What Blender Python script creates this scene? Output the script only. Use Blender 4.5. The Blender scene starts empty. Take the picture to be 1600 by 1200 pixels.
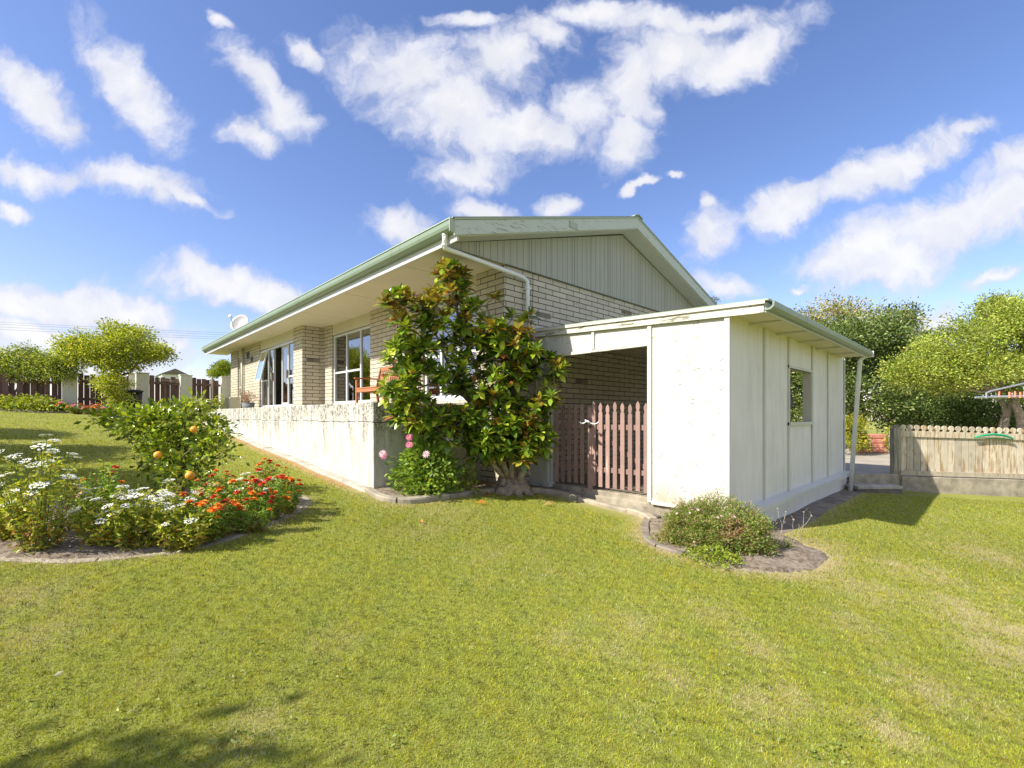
import bpy, math, random
import numpy as np
from mathutils import Vector, Matrix
random.seed(7); rng = np.random.default_rng(7)
sc = bpy.context.scene
col = sc.collection
F = 722.0
RX, RY = .7232, -.6907      # ground direction to the right of the view
FX, FY = .6907, .7232       # ground direction ahead
SUN = Vector((3.38, -.93, -3.0)).normalized()

# ------------------------------------------------------------------ placing
def smooth(a, b, x):
    t = np.clip((x-a)/(b-a), 0, 1); return t*t*(3-2*t)
def gz(x, y):
    x = np.asarray(x, float); y = np.asarray(y, float)
    k = smooth(9, 12.3, x)
    yy = np.clip(y, -12, 23)
    yr = np.clip(y, -12, 2.2)
    z = -1.56 + .0767*((1-k)*yy + k*yr) - .03*(np.clip(x, -6, 8)-3)
    z = z + .012*np.sin(x*1.7+.6*y)*np.sin(y*1.3-.4*x)+.006*np.sin(x*4.1+1)*np.sin(y*3.7)
    far = smooth(26, 60, y) + smooth(30, 70, x) + smooth(14, 50, -x) + smooth(14, 50, -y)
    return z - 3.0*np.clip(far, 0, 1.5)
def P(px, py, w):
    u = (px-800)/F*w
    return Vector((RX*u+FX*w, RY*u+FY*w, (650-py)/F*w))
def G(px, py, dz=0.0):
    lo, hi = .5, 60.0
    w = lo
    while w < hi:
        p = P(px, py, w)
        if p.z <= float(gz(p.x, p.y)) + dz: break
        w += .05
    a, b = w-.05, w
    for _ in range(20):
        m = (a+b)/2; p = P(px, py, m)
        if p.z <= float(gz(p.x, p.y)) + dz: b = m
        else: a = m
    p = P(px, py, b); return Vector((p.x, p.y, float(gz(p.x, p.y))))
def W(p): return FX*p.x+FY*p.y

# ------------------------------------------------------------------ objects
def tag(o, label=None, cat=None, group=None, kind=None):
    if label: o['label'] = label
    if cat: o['category'] = cat
    if group: o['group'] = group
    if kind: o['kind'] = kind
    return o
def empty(name, loc, label, cat, group=None):
    o = bpy.data.objects.new(name, None); col.objects.link(o)
    o.location = loc; o.empty_display_size = .1
    return tag(o, label, cat, group)
class MB:
    def __init__(s): s.v = []; s.f = []; s.m = []
    def add(s, vs, fs, m=0):
        n = len(s.v); s.v += [tuple(v) for v in vs]; s.f += [tuple(i+n for i in f) for f in fs]; s.m += [m]*len(fs); return s
    def box(s, x0, x1, y0, y1, z0, z1, m=0):
        vs = [(x, y, z) for z in (z0, z1) for y in (y0, y1) for x in (x0, x1)]
        return s.add(vs, [(0,2,3,1),(4,5,7,6),(0,1,5,4),(2,6,7,3),(0,4,6,2),(1,3,7,5)], m)
    def bar(s, a, b, w, h, up=(0,0,1), m=0):
        a = Vector(a); b = Vector(b); d = (b-a).normalized(); up = Vector(up)
        r = d.cross(up)
        if r.length < 1e-4: r = d.cross(Vector((1,0,0)))
        r.normalize(); q = r.cross(d).normalized()
        vs = []
        for p in (a, b):
            for i, j in ((-1,-1),(1,-1),(1,1),(-1,1)): vs.append(p+r*i*w/2+q*j*h/2)
        return s.add(vs, [(0,1,2,3),(7,6,5,4),(0,4,5,1),(1,5,6,2),(2,6,7,3),(3,7,4,0)], m)
    def prism(s, poly, axis, a0, a1, m=0):
        # poly list of 2D points, extruded along axis 'x','y','z'
        def mk(p, a):
            return {'x':(a,p[0],p[1]), 'y':(p[0],a,p[1]), 'z':(p[0],p[1],a)}[axis]
        n = len(poly); vs = [mk(p,a0) for p in poly]+[mk(p,a1) for p in poly]
        fs = [tuple(range(n))[::-1], tuple(range(n,2*n))]+[(i,(i+1)%n,n+(i+1)%n,n+i) for i in range(n)]
        return s.add(vs, fs, m)
    def tube(s, pts, rad, n=8, m=0, cap=True):
        pts = [Vector(p) for p in pts]
        if not hasattr(rad, '__len__'): rad = [rad]*len(pts)
        base = len(s.v); k = len(pts); pr = None
        for i, p in enumerate(pts):
            d = (pts[min(i+1,k-1)]-pts[max(i-1,0)])
            d = d.normalized() if d.length > 1e-9 else Vector((0,0,1))
            if pr is None:
                r = d.cross(Vector((0,0,1)))
                if r.length < .1: r = d.cross(Vector((1,0,0)))
            else: r = pr - d*pr.dot(d)
            r.normalize(); pr = r; q = d.cross(r)
            for j in range(n):
                a = 2*math.pi*j/n; s.v.append(tuple(p+(r*math.cos(a)+q*math.sin(a))*rad[i]))
        for i in range(k-1):
            for j in range(n):
                s.f.append((base+i*n+j, base+i*n+(j+1)%n, base+(i+1)*n+(j+1)%n, base+(i+1)*n+j)); s.m.append(m)
        if cap:
            s.f.append(tuple(base+j for j in range(n))[::-1]); s.m.append(m)
            s.f.append(tuple(base+(k-1)*n+j for j in range(n))); s.m.append(m)
        return s
    def ball(s, c, r, n=8, sq=(1,1,1), jit=0, m=0):
        c = Vector(c); base = len(s.v); rings = max(4, n//2+1)
        for i in range(rings+1):
            th = math.pi*i/rings
            for j in range(n):
                ph = 2*math.pi*j/n; rr = r*(1+random.uniform(-jit, jit))
                s.v.append((c.x+rr*sq[0]*math.sin(th)*math.cos(ph), c.y+rr*sq[1]*math.sin(th)*math.sin(ph), c.z+rr*sq[2]*math.cos(th)))
        for i in range(rings):
            for j in range(n):
                s.f.append((base+i*n+j, base+(i+1)*n+j, base+(i+1)*n+(j+1)%n, base+i*n+(j+1)%n)); s.m.append(m)
        return s
    def build(s, name, mats, parent=None, bevel=0, shade=False, loc=None):
        me = bpy.data.meshes.new(name)
        off = Vector(loc) if loc is not None else Vector((0,0,0))
        me.from_pydata([tuple(Vector(v)-off) for v in s.v] if loc is not None else s.v, [], s.f)
        if not isinstance(mats, (list, tuple)): mats = [mats]
        for m in mats: me.materials.append(m)
        if len(mats) > 1: me.polygons.foreach_set('material_index', s.m)
        if shade: me.polygons.foreach_set('use_smooth', [True]*len(s.f))
        me.update()
        o = bpy.data.objects.new(name, me); col.objects.link(o)
        if loc is not None: o.location = off
        if parent: setparent(o, parent)
        if bevel:
            b = o.modifiers.new('bevel', 'BEVEL'); b.width = bevel; b.segments = 2; b.limit_method = 'ANGLE'
        return o
def setparent(o, p):
    # all shapes are modelled in world space: cancel the parent's offset
    w = Vector((0,0,0)); q = p
    while q: w += q.location; q = q.parent
    o.parent = p; o.location = o.location - w
def dupe(o, parent=None, loc=None, name=None):
    c = o.copy(); col.objects.link(c)
    if parent: c.parent = parent
    if loc is not None: c.location = loc
    return c

# ------------------------------------------------------------------ materials
class NT:
    def __init__(s, tree): s.t = tree; s.n = tree.nodes; s.l = tree.links
    def new(s, typ, **kw):
        n = s.n.new(typ)
        for k, v in kw.items():
            if k.startswith('i_'): n.inputs[k[2:].replace('_', ' ')].default_value = v
            else: setattr(n, k, v)
        return n
    def link(s, a, b): s.l.new(a, b)
    def math(s, op, a, b=None, c=None, clamp=False):
        n = s.n.new('ShaderNodeMath'); n.operation = op; n.use_clamp = clamp
        for i, x in enumerate((a, b, c)):
            if x is None: continue
            if isinstance(x, (int, float)): n.inputs[i].default_value = x
            else: s.link(x, n.inputs[i])
        return n.outputs[0]
    def vmath(s, op, a, b=None):
        n = s.n.new('ShaderNodeVectorMath'); n.operation = op
        for i, x in enumerate((a, b)):
            if x is None: continue
            if isinstance(x, (tuple, list)): n.inputs[i].default_value = x
            else: s.link(x, n.inputs[i])
        return n.outputs['Value'] if op in ('DOT_PRODUCT', 'LENGTH') else n.outputs[0]
    def noise(s, vec, scale, detail=4, rough=.55, dist=0):
        n = s.new('ShaderNodeTexNoise'); n.inputs['Scale'].default_value = scale
        n.inputs['Detail'].default_value = detail; n.inputs['Roughness'].default_value = rough
        n.inputs['Distortion'].default_value = dist
        if vec is not None: s.link(vec, n.inputs['Vector'])
        return n.outputs[0]
    def ramp(s, v, a, b, lo=0., hi=1.):
        n = s.new('ShaderNodeMapRange'); n.clamp = True
        n.interpolation_type = 'SMOOTHSTEP'
        for k, x in zip(('From Min','From Max','To Min','To Max'), (a,b,lo,hi)): n.inputs[k].default_value = x
        s.link(v, n.inputs['Value']); return n.outputs[0]
    def mix(s, f, a, b, blend='MIX'):
        n = s.new('ShaderNodeMix', data_type='RGBA', blend_type=blend)
        for sock, x in ((n.inputs[0], f), (n.inputs[6], a), (n.inputs[7], b)):
            if isinstance(x, (int, float)): sock.default_value = x
            elif isinstance(x, (tuple, list)): sock.default_value = (*x[:3], 1)
            else: s.link(x, sock)
        return n.outputs[2]
    def scaled(s, vec, sx, sy, sz):
        return s.vmath('MULTIPLY', vec, (sx, sy, sz))
def material(name, rough=.6):
    m = bpy.data.materials.new(name); m.use_nodes = True
    nt = NT(m.node_tree); b = m.node_tree.nodes['Principled BSDF']
    b.inputs['Roughness'].default_value = rough
    geo = nt.new('ShaderNodeNewGeometry'); pos = geo.outputs['Position']
    return m, nt, b, pos
def bump(nt, b, h, strength=.5, dist=.01):
    n = nt.new('ShaderNodeBump'); n.inputs['Strength'].default_value = strength; n.inputs['Distance'].default_value = dist
    nt.link(h, n.inputs['Height']); nt.link(n.outputs[0], b.inputs['Normal']); return n
def simple(name, c, rough=.6, var=.12, scale=6, bstr=.2, bscale=60, bdist=.004, metallic=0, spec=None, dirt=None, dirt_amt=.5):
    m, nt, b, pos = material(name, rough)
    n = nt.noise(pos, scale, 5)
    c1 = tuple(x*(1-var) for x in c); c2 = tuple(min(1, x*(1+var)) for x in c)
    cc = nt.mix(nt.ramp(n, .3, .7), c1, c2)
    if dirt:
        d = nt.noise(pos, scale*2.3, 8, .65)
        cc = nt.mix(nt.ramp(d, .56, .72, 0, dirt_amt), cc, dirt)
    nt.link(cc, b.inputs['Base Color'])
    b.inputs['Metallic'].default_value = metallic
    if spec is not None: b.inputs['Specular IOR Level'].default_value = spec
    if bstr: bump(nt, b, nt.noise(pos, bscale, 4), bstr, bdist)
    return m
M = {}
def attr_leaf(name, rough=.45, transl=.35, spec=.4, tint=1.0):
    m = bpy.data.materials.new(name); m.use_nodes = True
    nt = NT(m.node_tree); b = m.node_tree.nodes['Principled BSDF']; out = m.node_tree.nodes['Material Output']
    a = nt.new('ShaderNodeAttribute', attribute_name='col')
    nt.link(a.outputs['Color'], b.inputs['Base Color'])
    b.inputs['Roughness'].default_value = rough; b.inputs['Specular IOR Level'].default_value = spec
    t = nt.new('ShaderNodeBsdfTranslucent')
    tc = nt.mix(1.0, a.outputs['Color'], (1.15*tint, 1.1*tint, .5), 'MULTIPLY')
    nt.link(tc, t.inputs['Color'])
    mx = nt.new('ShaderNodeMixShader'); mx.inputs[0].default_value = transl
    nt.link(b.outputs[0], mx.inputs[1]); nt.link(t.outputs[0], mx.inputs[2]); nt.link(mx.outputs[0], out.inputs['Surface'])
    return m
M['leaf'] = attr_leaf('leaf_matte', .45, .42)
M['gloss_leaf'] = attr_leaf('leaf_glossy', .25, .3, .6)
M['petal'] = attr_leaf('petal', .7, .3, .2)
M['grass'] = attr_leaf('grass_blade', .6, .45, .15)
M['bark'] = simple('bark', (.17,.125,.085), .9, .35, 14, .8, 40, .02)
M['bark_pale'] = simple('bark_pale', (.30,.25,.19), .9, .3, 14, .8, 40, .02)
M['twig'] = simple('twig', (.2,.16,.09), .9, .3, 20, 0)
M['stem'] = simple('green_stem', (.13,.17,.04), .8, .3, 20, 0)
# bricks
def brick_mat():
    m, nt, b, pos = material('cream_brick', .85)
    sp = nt.new('ShaderNodeSeparateXYZ'); nt.link(pos, sp.inputs[0])
    cb = nt.new('ShaderNodeCombineXYZ')
    nt.link(nt.math('ADD', sp.outputs[0], sp.outputs[1]), cb.inputs[0])
    nt.link(nt.math('ADD', sp.outputs[2], 9.96), cb.inputs[1])
    wob = nt.noise(pos, 9, 2)
    wv = nt.vmath('ADD', cb.outputs[0], nt.vmath('MULTIPLY', nt.vmath('SUBTRACT', wob, (.5,.5,.5)), (.006,.006,0)))
    br = nt.new('ShaderNodeTexBrick'); nt.link(wv, br.inputs['Vector'])
    br.inputs['Scale'].default_value = 1; br.inputs['Brick Width'].default_value = .4; br.inputs['Row Height'].default_value = .1
    br.inputs['Mortar Size'].default_value = .0078; br.inputs['Mortar Smooth'].default_value = .15; br.inputs['Bias'].default_value = 0
    br.inputs['Color1'].default_value = (.60,.545,.43,1); br.inputs['Color2'].default_value = (.51,.46,.36,1)
    br.inputs['Mortar'].default_value = (.06,.045,.03,1)
    st = nt.noise(nt.scaled(pos, 5, 5, 14), 1, 6, .65)
    c = nt.mix(nt.ramp(st, .5, .78, 0, .45), br.outputs['Color'], (.38,.31,.20))
    fine = nt.noise(pos, 120, 4, .7)
    c = nt.mix(nt.ramp(fine, .3, .7, .12, -.02), c, (.2,.16,.1))
    nt.link(c, b.inputs['Base Color'])
    h = nt.math('ADD', nt.math('MULTIPLY', br.outputs['Fac'], -1.0), nt.math('MULTIPLY', fine, .25))
    bump(nt, b, h, .8, .008)
    return m
M['brick'] = brick_mat()
# painted white boards, slight mildew
def paint(name, c, grime=(.25,.24,.18), g0=.58, g1=.8, amt=.6, rough=.55, streak=True, bstr=.15):
    m, nt, b, pos = material(name, rough)
    a = nt.noise(nt.scaled(pos, 9, 9, 1.2 if streak else 9), 1, 8, .65)
    f = nt.noise(pos, 70, 5, .7)
    c1 = nt.mix(nt.ramp(nt.noise(pos, 1.6, 4), .3, .7), tuple(x*.93 for x in c), c)
    k = nt.math('MULTIPLY', nt.ramp(a, g0, g1, 0, amt), nt.ramp(f, .3, .6, .4, 1))
    nt.link(nt.mix(k, c1, grime), b.inputs['Base Color'])
    if bstr: bump(nt, b, f, bstr, .004)
    return m
M['white'] = paint('white_paint', (.56,.55,.49), g0=.52)
M['trim'] = paint('cream_trim_paint', (.57,.57,.51), g0=.53)
M['frame'] = paint('window_frame_white', (.62,.64,.64), amt=.2, rough=.35, bstr=0)
M['soffit'] = paint('soffit_cream', (.70,.64,.47), amt=.15, rough=.7)
M['header'] = paint('cream_header', (.58,.54,.41), amt=.2)
M['shade_board'] = paint('pale_green_white_board', (.74,.72,.67), grime=(.30,.32,.26), g0=.45, g1=.8, amt=.42)
M['gutter'] = paint('green_gutter', (.22,.29,.21), grime=(.12,.14,.1), g0=.5, amt=.6, rough=.4)
M['gutter_top'] = paint('pale_green_flashing', (.38,.44,.33), amt=.4, rough=.4)
M['pvc'] = simple('white_pvc', (.78,.79,.80), .35, .05, 4, 0)
M['dark'] = simple('shadow_line_dark', (.06,.055,.05), .9, .2, 3, 0)  # painted shade tone for the line under the gable cladding
M['black'] = simple('black_plastic', (.02,.02,.022), .5, .2, 8, 0)
def barge():
    m, nt, b, pos = material('peeling_barge_paint', .6)
    a = nt.noise(nt.scaled(pos, 3.2, 3, 26), 1, 9, .7, .3)
    sp = nt.new('ShaderNodeSeparateXYZ'); nt.link(pos, sp.inputs[0])
    left = nt.ramp(sp.outputs[0], 4, 8.2, 1, .3)
    k = nt.math('MULTIPLY', nt.ramp(a, .55, .59), left)
    e = nt.noise(pos, 50, 4)
    c = nt.mix(k, (.52,.56,.49), nt.mix(e, (.25,.21,.14), (.42,.38,.27)))
    nt.link(c, b.inputs['Base Color']); bump(nt, b, nt.math('MULTIPLY', k, -1), .6, .004); return m
M['barge'] = barge()
def clad():
    m, nt, b, pos = material('grooved_cladding', .7)
    sp = nt.new('ShaderNodeSeparateXYZ'); nt.link(pos, sp.inputs[0])
    def groove(per, off, wid):
        fr = nt.math('FRACT', nt.math('ADD', nt.math('DIVIDE', sp.outputs[0], per), off))
        return nt.math('LESS_THAN', fr, wid/per)
    g = nt.math('MAXIMUM', groove(.15, .2, .010), nt.math('MAXIMUM', groove(.6, .35, .008), groove(1.2, .1, .016)))
    st = nt.noise(nt.scaled(pos, 12, 12, 1), 1, 6, .6)
    c = nt.mix(nt.ramp(st, .35, .7), (.365,.36,.30), (.40,.39,.325))
    c = nt.mix(g, c, (.16,.16,.13))
    nt.link(c, b.inputs['Base Color']); bump(nt, b, nt.math('MULTIPLY', g, -1), .8, .008); return m
M['clad'] = clad()
def plaster():
    m, nt, b, pos = material('arc_plaster', .75)
    w = nt.noise(pos, 2.2, 3, .5)
    v = nt.vmath('ADD', pos, nt.vmath('MULTIPLY', nt.new('ShaderNodeTexNoise').outputs[1], (.0,.0,.0)))
    vo = nt.new('ShaderNodeTexVoronoi', feature='F1'); vo.inputs['Scale'].default_value = 5.5
    wn = nt.new('ShaderNodeTexNoise'); wn.inputs['Scale'].default_value = 4; nt.link(pos, wn.inputs['Vector'])
    vv = nt.vmath('ADD', nt.scaled(pos, 1, 1, .8), nt.vmath('MULTIPLY', wn.outputs[1], (.12,.12,.12)))
    nt.link(vv, vo.inputs['Vector'])
    ring = nt.math('ABSOLUTE', nt.math('SUBTRACT', vo.outputs['Distance'], .42))
    ridge = nt.ramp(ring, 0, .055, 1, 0)
    gate = nt.ramp(nt.noise(pos, 7, 3), .50, .58)
    h = nt.math('ADD', nt.math('MULTIPLY', ridge, gate), nt.math('MULTIPLY', nt.noise(pos, 25, 5), .35))
    gr = nt.noise(nt.scaled(pos, 5, 5, 1.5), 1, 8, .7)
    sp = nt.new('ShaderNodeSeparateXYZ'); nt.link(pos, sp.inputs[0])
    low = nt.ramp(sp.outputs[2], -1.25, -.75, .8, 0)
    k = nt.math('ADD', nt.ramp(gr, .62, .8, 0, .35), nt.math('MULTIPLY', low, nt.ramp(gr, .4, .6)))
    c = nt.mix(k, (.57,.56,.51), (.32,.28,.20))
    nt.link(c, b.inputs['Base Color']); bump(nt, b, h, .7, .014); return m
M['plaster'] = plaster()
def peel():
    m, nt, b, pos = material('peeling_white_paint', .6)
    a = nt.noise(nt.scaled(pos, 3, 2.6, 22), 1, 9, .7, .4); k = nt.ramp(a, .57, .60); e = nt.noise(pos, 50, 4)
    nt.link(nt.mix(k, (.57,.56,.49), nt.mix(e, (.13,.11,.07), (.30,.26,.18))), b.inputs['Base Color']); bump(nt, b, nt.math('MULTIPLY', k, -1), .6, .004); return m
M['peel'] = peel()
def terrace_mat():
    m, nt, b, pos = material('roughcast_white', .9)
    sp = nt.new('ShaderNodeSeparateXYZ'); nt.link(pos, sp.inputs[0]); z = sp.outputs[2]
    col1 = nt.noise(nt.scaled(pos, 6.5, 6.5, 1.5), 1, 8, .68, .5)          # vertical runs
    spk = nt.noise(pos, 26, 8, .8)
    top = nt.ramp(z, -.75, .2, 0, 1)
    top2 = nt.math('POWER', top, 1.6)
    k = nt.math('MULTIPLY', nt.ramp(nt.math('ADD', col1, nt.math('MULTIPLY', top2, .17)), .55, .68), nt.ramp(spk, .47, .55))
    k = nt.math('MULTIPLY', k, nt.ramp(z, -1.0, .05, .2, .9))
    fain = nt.ramp(nt.noise(nt.scaled(pos, 8, 8, 1), 1, 8, .7), .45, .75, 0, .4)
    lower = nt.math('MULTIPLY', nt.ramp(col1, .40, .62), .45)
    base = nt.mix(nt.math('ADD', fain, lower), (.60,.585,.535), (.30,.28,.22))
    # crack running along below the top
    wig = nt.noise(nt.scaled(pos, 3, 3, 0), 1, 7, .7)
    def crack(z0, amp, wd, lo):
        d = nt.math('ABSOLUTE', nt.math('SUBTRACT', z, nt.math('ADD', z0, nt.math('MULTIPLY', nt.math('SUBTRACT', wig, .5), amp))))
        return nt.math('MULTIPLY', nt.math('LESS_THAN', d, wd), nt.ramp(nt.noise(pos, 3.1, 3), lo, lo+.12))
    cr = nt.math('MAXIMUM', crack(-.09, .10, .006, .38), crack(-.62, .5, .0025, .55))
    # upright cracks
    wy = nt.noise(nt.scaled(pos, 0, 0, 5), 1, 6, .7)
    yy = nt.math('ADD', sp.outputs[1], nt.math('MULTIPLY', wy, .5))
    d2 = nt.math('ABSOLUTE', nt.math('SUBTRACT', yy, 6.95))
    cr = nt.math('MAXIMUM', cr, nt.math('MULTIPLY', nt.math('LESS_THAN', d2, .004), nt.ramp(z, -.2, -.3)))
    c = nt.mix(k, base, (.06,.055,.045))
    c = nt.mix(cr, c, (.05,.045,.04))
    foot = nt.math('MULTIPLY', nt.ramp(spk, .45, .6), nt.ramp(z, -1.1, -.95, .5, 0))
    c = nt.mix(foot, c, (.34,.26,.17))
    nt.link(c, b.inputs['Base Color'])
    h = nt.math('ADD', nt.noise(pos, 34, 5, .7), nt.math('MULTIPLY', cr, -.8))
    bump(nt, b, h, .75, .012); return m
M['terrace'] = terrace_mat()
M['concrete'] = simple('old_concrete', (.33,.29,.22), .9, .25, 5, .6, 50, .008, dirt=(.14,.12,.09), dirt_amt=.7)
M['concrete_pale'] = simple('pale_concrete', (.42,.39,.33), .9, .2, 5, .5, 50, .006, dirt=(.2,.18,.14))
M['kerb_dirty'] = simple('dirty_kerb', (.36,.31,.24), .95, .3, 9, .9, 40, .02, dirt=(.24,.2,.13), dirt_amt=.9)
M['concrete_dark'] = simple('damp_concrete', (.20,.17,.135), .9, .3, 5, .6, 50, .008, dirt=(.07,.06,.05))
M['drive'] = simple('driveway_concrete', (.36,.32,.26), .9, .15, 2, .3, 70, .004, dirt=(.2,.18,.15))
def soil():
    m, nt, b, pos = material('garden_soil', .95)
    n = nt.noise(pos, 20, 8, .75); n2 = nt.noise(pos, 5, 4)
    c = nt.mix(nt.ramp(n, .35, .65), (.13,.095,.065), (.36,.29,.215))
    c = nt.mix(nt.ramp(n2, .45, .65, 0, .5), c, (.42,.36,.28))
    nt.link(c, b.inputs['Base Color']); bump(nt, b, n, 1, .04); return m
M['soil'] = soil()
def picket(name, c, wear, g0=.6):
    m, nt, b, pos = material(name, .75)
    a = nt.noise(nt.scaled(pos, 18, 18, 2.2), 1, 7, .7)
    oi0 = nt.new('ShaderNodeObjectInfo'); a = nt.math('ADD', a, nt.math('MULTIPLY', nt.math('SUBTRACT', oi0.outputs['Random'], .5), .10)); k = nt.ramp(a, g0, g0+.1, 0, 1)
    c1 = nt.mix(nt.noise(pos, 7, 5), tuple(x*.75 for x in c), tuple(x*1.2 for x in c))
    oi = nt.new('ShaderNodeObjectInfo'); tn = nt.ramp(oi.outputs['Random'], 0, 1, .78, 1.2)
    cv = nt.vmath('SCALE', nt.mix(k, c1, wear)); cv.node.inputs['Scale'].default_value = 1; nt.link(tn, cv.node.inputs['Scale'])
    nt.link(cv, b.inputs['Base Color']); bump(nt, b, a, .3, .006); return m
M['gate_red'] = picket('faded_red_brown_stain', (.32,.205,.18), (.46,.36,.31), .62)
M['fence_brown'] = picket('dark_brown_stain', (.17,.095,.088), (.26,.17,.14), .60)
M['fence_white'] = picket('flaked_white_paint', (.54,.48,.37), (.36,.25,.14), .50)
M['post_grey'] = picket('weathered_grey_timber', (.30,.27,.20), (.17,.16,.12), .5)
M['pillar'] = paint('pale_block_pillar', (.78,.78,.70), grime=(.4,.38,.3), g0=.5, rough=.8)
M['bench'] = picket('orange_brown_timber', (.36,.14,.06), (.22,.11,.06), .6)
M['pink_block'] = picket('pink_painted_block', (.52,.19,.15), (.66,.42,.36), .55)
M['white_block'] = picket('flaked_white_block', (.66,.60,.56), (.50,.30,.25), .56)
M['metal'] = simple('dull_metal', (.5,.52,.56), .35, .08, 6, 0, metallic=.6)
M['dish'] = simple('grey_dish', (.36,.36,.36), .5, .1, 5, 0)
M['hose'] = simple('green_plastic', (.01,.33,.17), .35, .08, 5, 0)
M['teal'] = simple('teal_cloth', (.03,.42,.42), .8, .1, 8, 0)
M['coral'] = simple('coral_plastic', (.75,.24,.14), .5, .1, 8, 0)
M['cloth'] = simple('white_cloth', (.7,.7,.72), .9, .08, 8, 0)
M['roof'] = simple('painted_steel_roof', (.30,.36,.28), .5, .15, 3, .2, 30, .004)
M['room'] = simple('room_wall', (.30,.27,.22), .9, .1, 2, 0)
M['curtain'] = simple('curtain_cloth', (.55,.52,.46), .95, .15, 8, 0)
M['terracotta'] = simple('grey_pot', (.16,.17,.18), .7, .15, 8, 0)
M['cable'] = simple('cable_black', (.03,.03,.035), .6, 0, 5, 0)
M['orange'] = simple('orange_peel', (.80,.36,.03), .4, .15, 30, .3, 300, .001)
M['ground_paver'] = simple('patio_paving', (.38,.35,.3), .85, .15, 4, .3, 40, .004)
def glass():
    m = bpy.data.materials.new('window_glass'); m.use_nodes = True
    nt = NT(m.node_tree); b = m.node_tree.nodes['Principled BSDF']; out = m.node_tree.nodes['Material Output']
    t = nt.new('ShaderNodeBsdfTransparent'); t.inputs[0].default_value = (.78,.82,.80,1)
    g = nt.new('ShaderNodeBsdfGlossy'); g.inputs['Roughness'].default_value = .01; g.inputs[0].default_value = (.95,.97,1,1)
    fr = nt.new('ShaderNodeFresnel'); fr.inputs[0].default_value = 1.9
    mx = nt.new('ShaderNodeMixShader'); nt.link(nt.math('ADD', fr.outputs[0], .16, clamp=True), mx.inputs[0])
    nt.link(t.outputs[0], mx.inputs[1]); nt.link(g.outputs[0], mx.inputs[2]); nt.link(mx.outputs[0], out.inputs['Surface'])
    return m
M['glass'] = glass()

# ------------------------------------------------------------------ fast meshes of many little faces
def raw_mesh(name, V, Fc, C, mat, parent=None, smooth_=False):
    me = bpy.data.meshes.new(name); nv = len(V); nf = len(Fc); k = Fc.shape[1]
    me.vertices.add(nv); me.vertices.foreach_set('co', V.astype(np.float32).ravel())
    me.loops.add(nf*k); me.loops.foreach_set('vertex_index', Fc.astype(np.int32).ravel())
    me.polygons.add(nf); me.polygons.foreach_set('loop_start', np.arange(0, nf*k, k, dtype=np.int32))
    me.update(calc_edges=True)
    a = me.color_attributes.new('col', 'FLOAT_COLOR', 'POINT')
    a.data.foreach_set('color', np.concatenate([C, np.ones((nv,1))], 1).astype(np.float32).ravel())
    if smooth_: me.polygons.foreach_set('use_smooth', np.ones(nf, bool))
    me.materials.append(mat); me.validate()
    o = bpy.data.objects.new(name, me); col.objects.link(o)
    if parent: setparent(o, parent)
    return o
def unit(a): return a/np.maximum(np.linalg.norm(a, axis=1, keepdims=True), 1e-9)
def leaf_arrays(p, d, L, Wd, C, droop=.15, fold=.18, hint=None):
    """p base points, d directions; returns verts, quads, colours. Six verts, two folded blades per leaf."""
    n = len(p); d = unit(d)
    h = rng.normal(size=(n,3)) if hint is None else hint
    s = unit(np.cross(d, h)); q = np.cross(s, d)
    q = np.where(q[:,2:3] < 0, -q, q)
    L = np.broadcast_to(np.asarray(L, float).reshape(-1,1), (n,1)); Wd = np.broadcast_to(np.asarray(Wd, float).reshape(-1,1), (n,1))
    b = p; tip = p+d*L-q*L*droop
    c = p+d*L*.5+q*L*.02
    l1 = p+d*L*.5+s*Wd*.5+q*Wd*fold; r1 = p+d*L*.5-s*Wd*.5+q*Wd*fold
    V = np.stack([b, l1, tip, r1, c], 1).reshape(-1,3)
    i = np.arange(n)[:,None]*5
    Fc = np.concatenate([i+np.array([[0,4,1,1]]), ], 0)
    T = np.concatenate([i+np.array([[0,4,1]]), i+np.array([[0,3,4]]), i+np.array([[1,4,2]]), i+np.array([[4,3,2]])], 0)
    CC = np.repeat(C, 5, axis=0)
    return V, T, CC
def pick_cols(n, pal, wts, jit=.15):
    pal = np.array(pal, float); idx = rng.choice(len(pal), n, p=np.array(wts)/sum(wts))
    c = pal[idx]*(1+rng.normal(0, jit, (n,1)))*(1+rng.normal(0, jit*.35, (n,3)))
    return np.clip(c, .003, .95)
def shell_points(c, r, n, inner=.55):
    v = unit(rng.normal(size=(n,3))); ph = rng.uniform(0, 6.28, 3); rr = rng.uniform(inner, 1, (n,1))**.7
    rr = rr*(1+.26*(np.sin(v[:,0:1]*5+ph[0])*np.sin(v[:,1:2]*5+ph[1])+np.sin(v[:,2:3]*6+ph[2])*.5))
    return np.array(c)+v*rr*np.array(r), v
GREEN = [(.105,.16,.022),(.16,.22,.03),(.235,.27,.04),(.06,.10,.018)]
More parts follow.
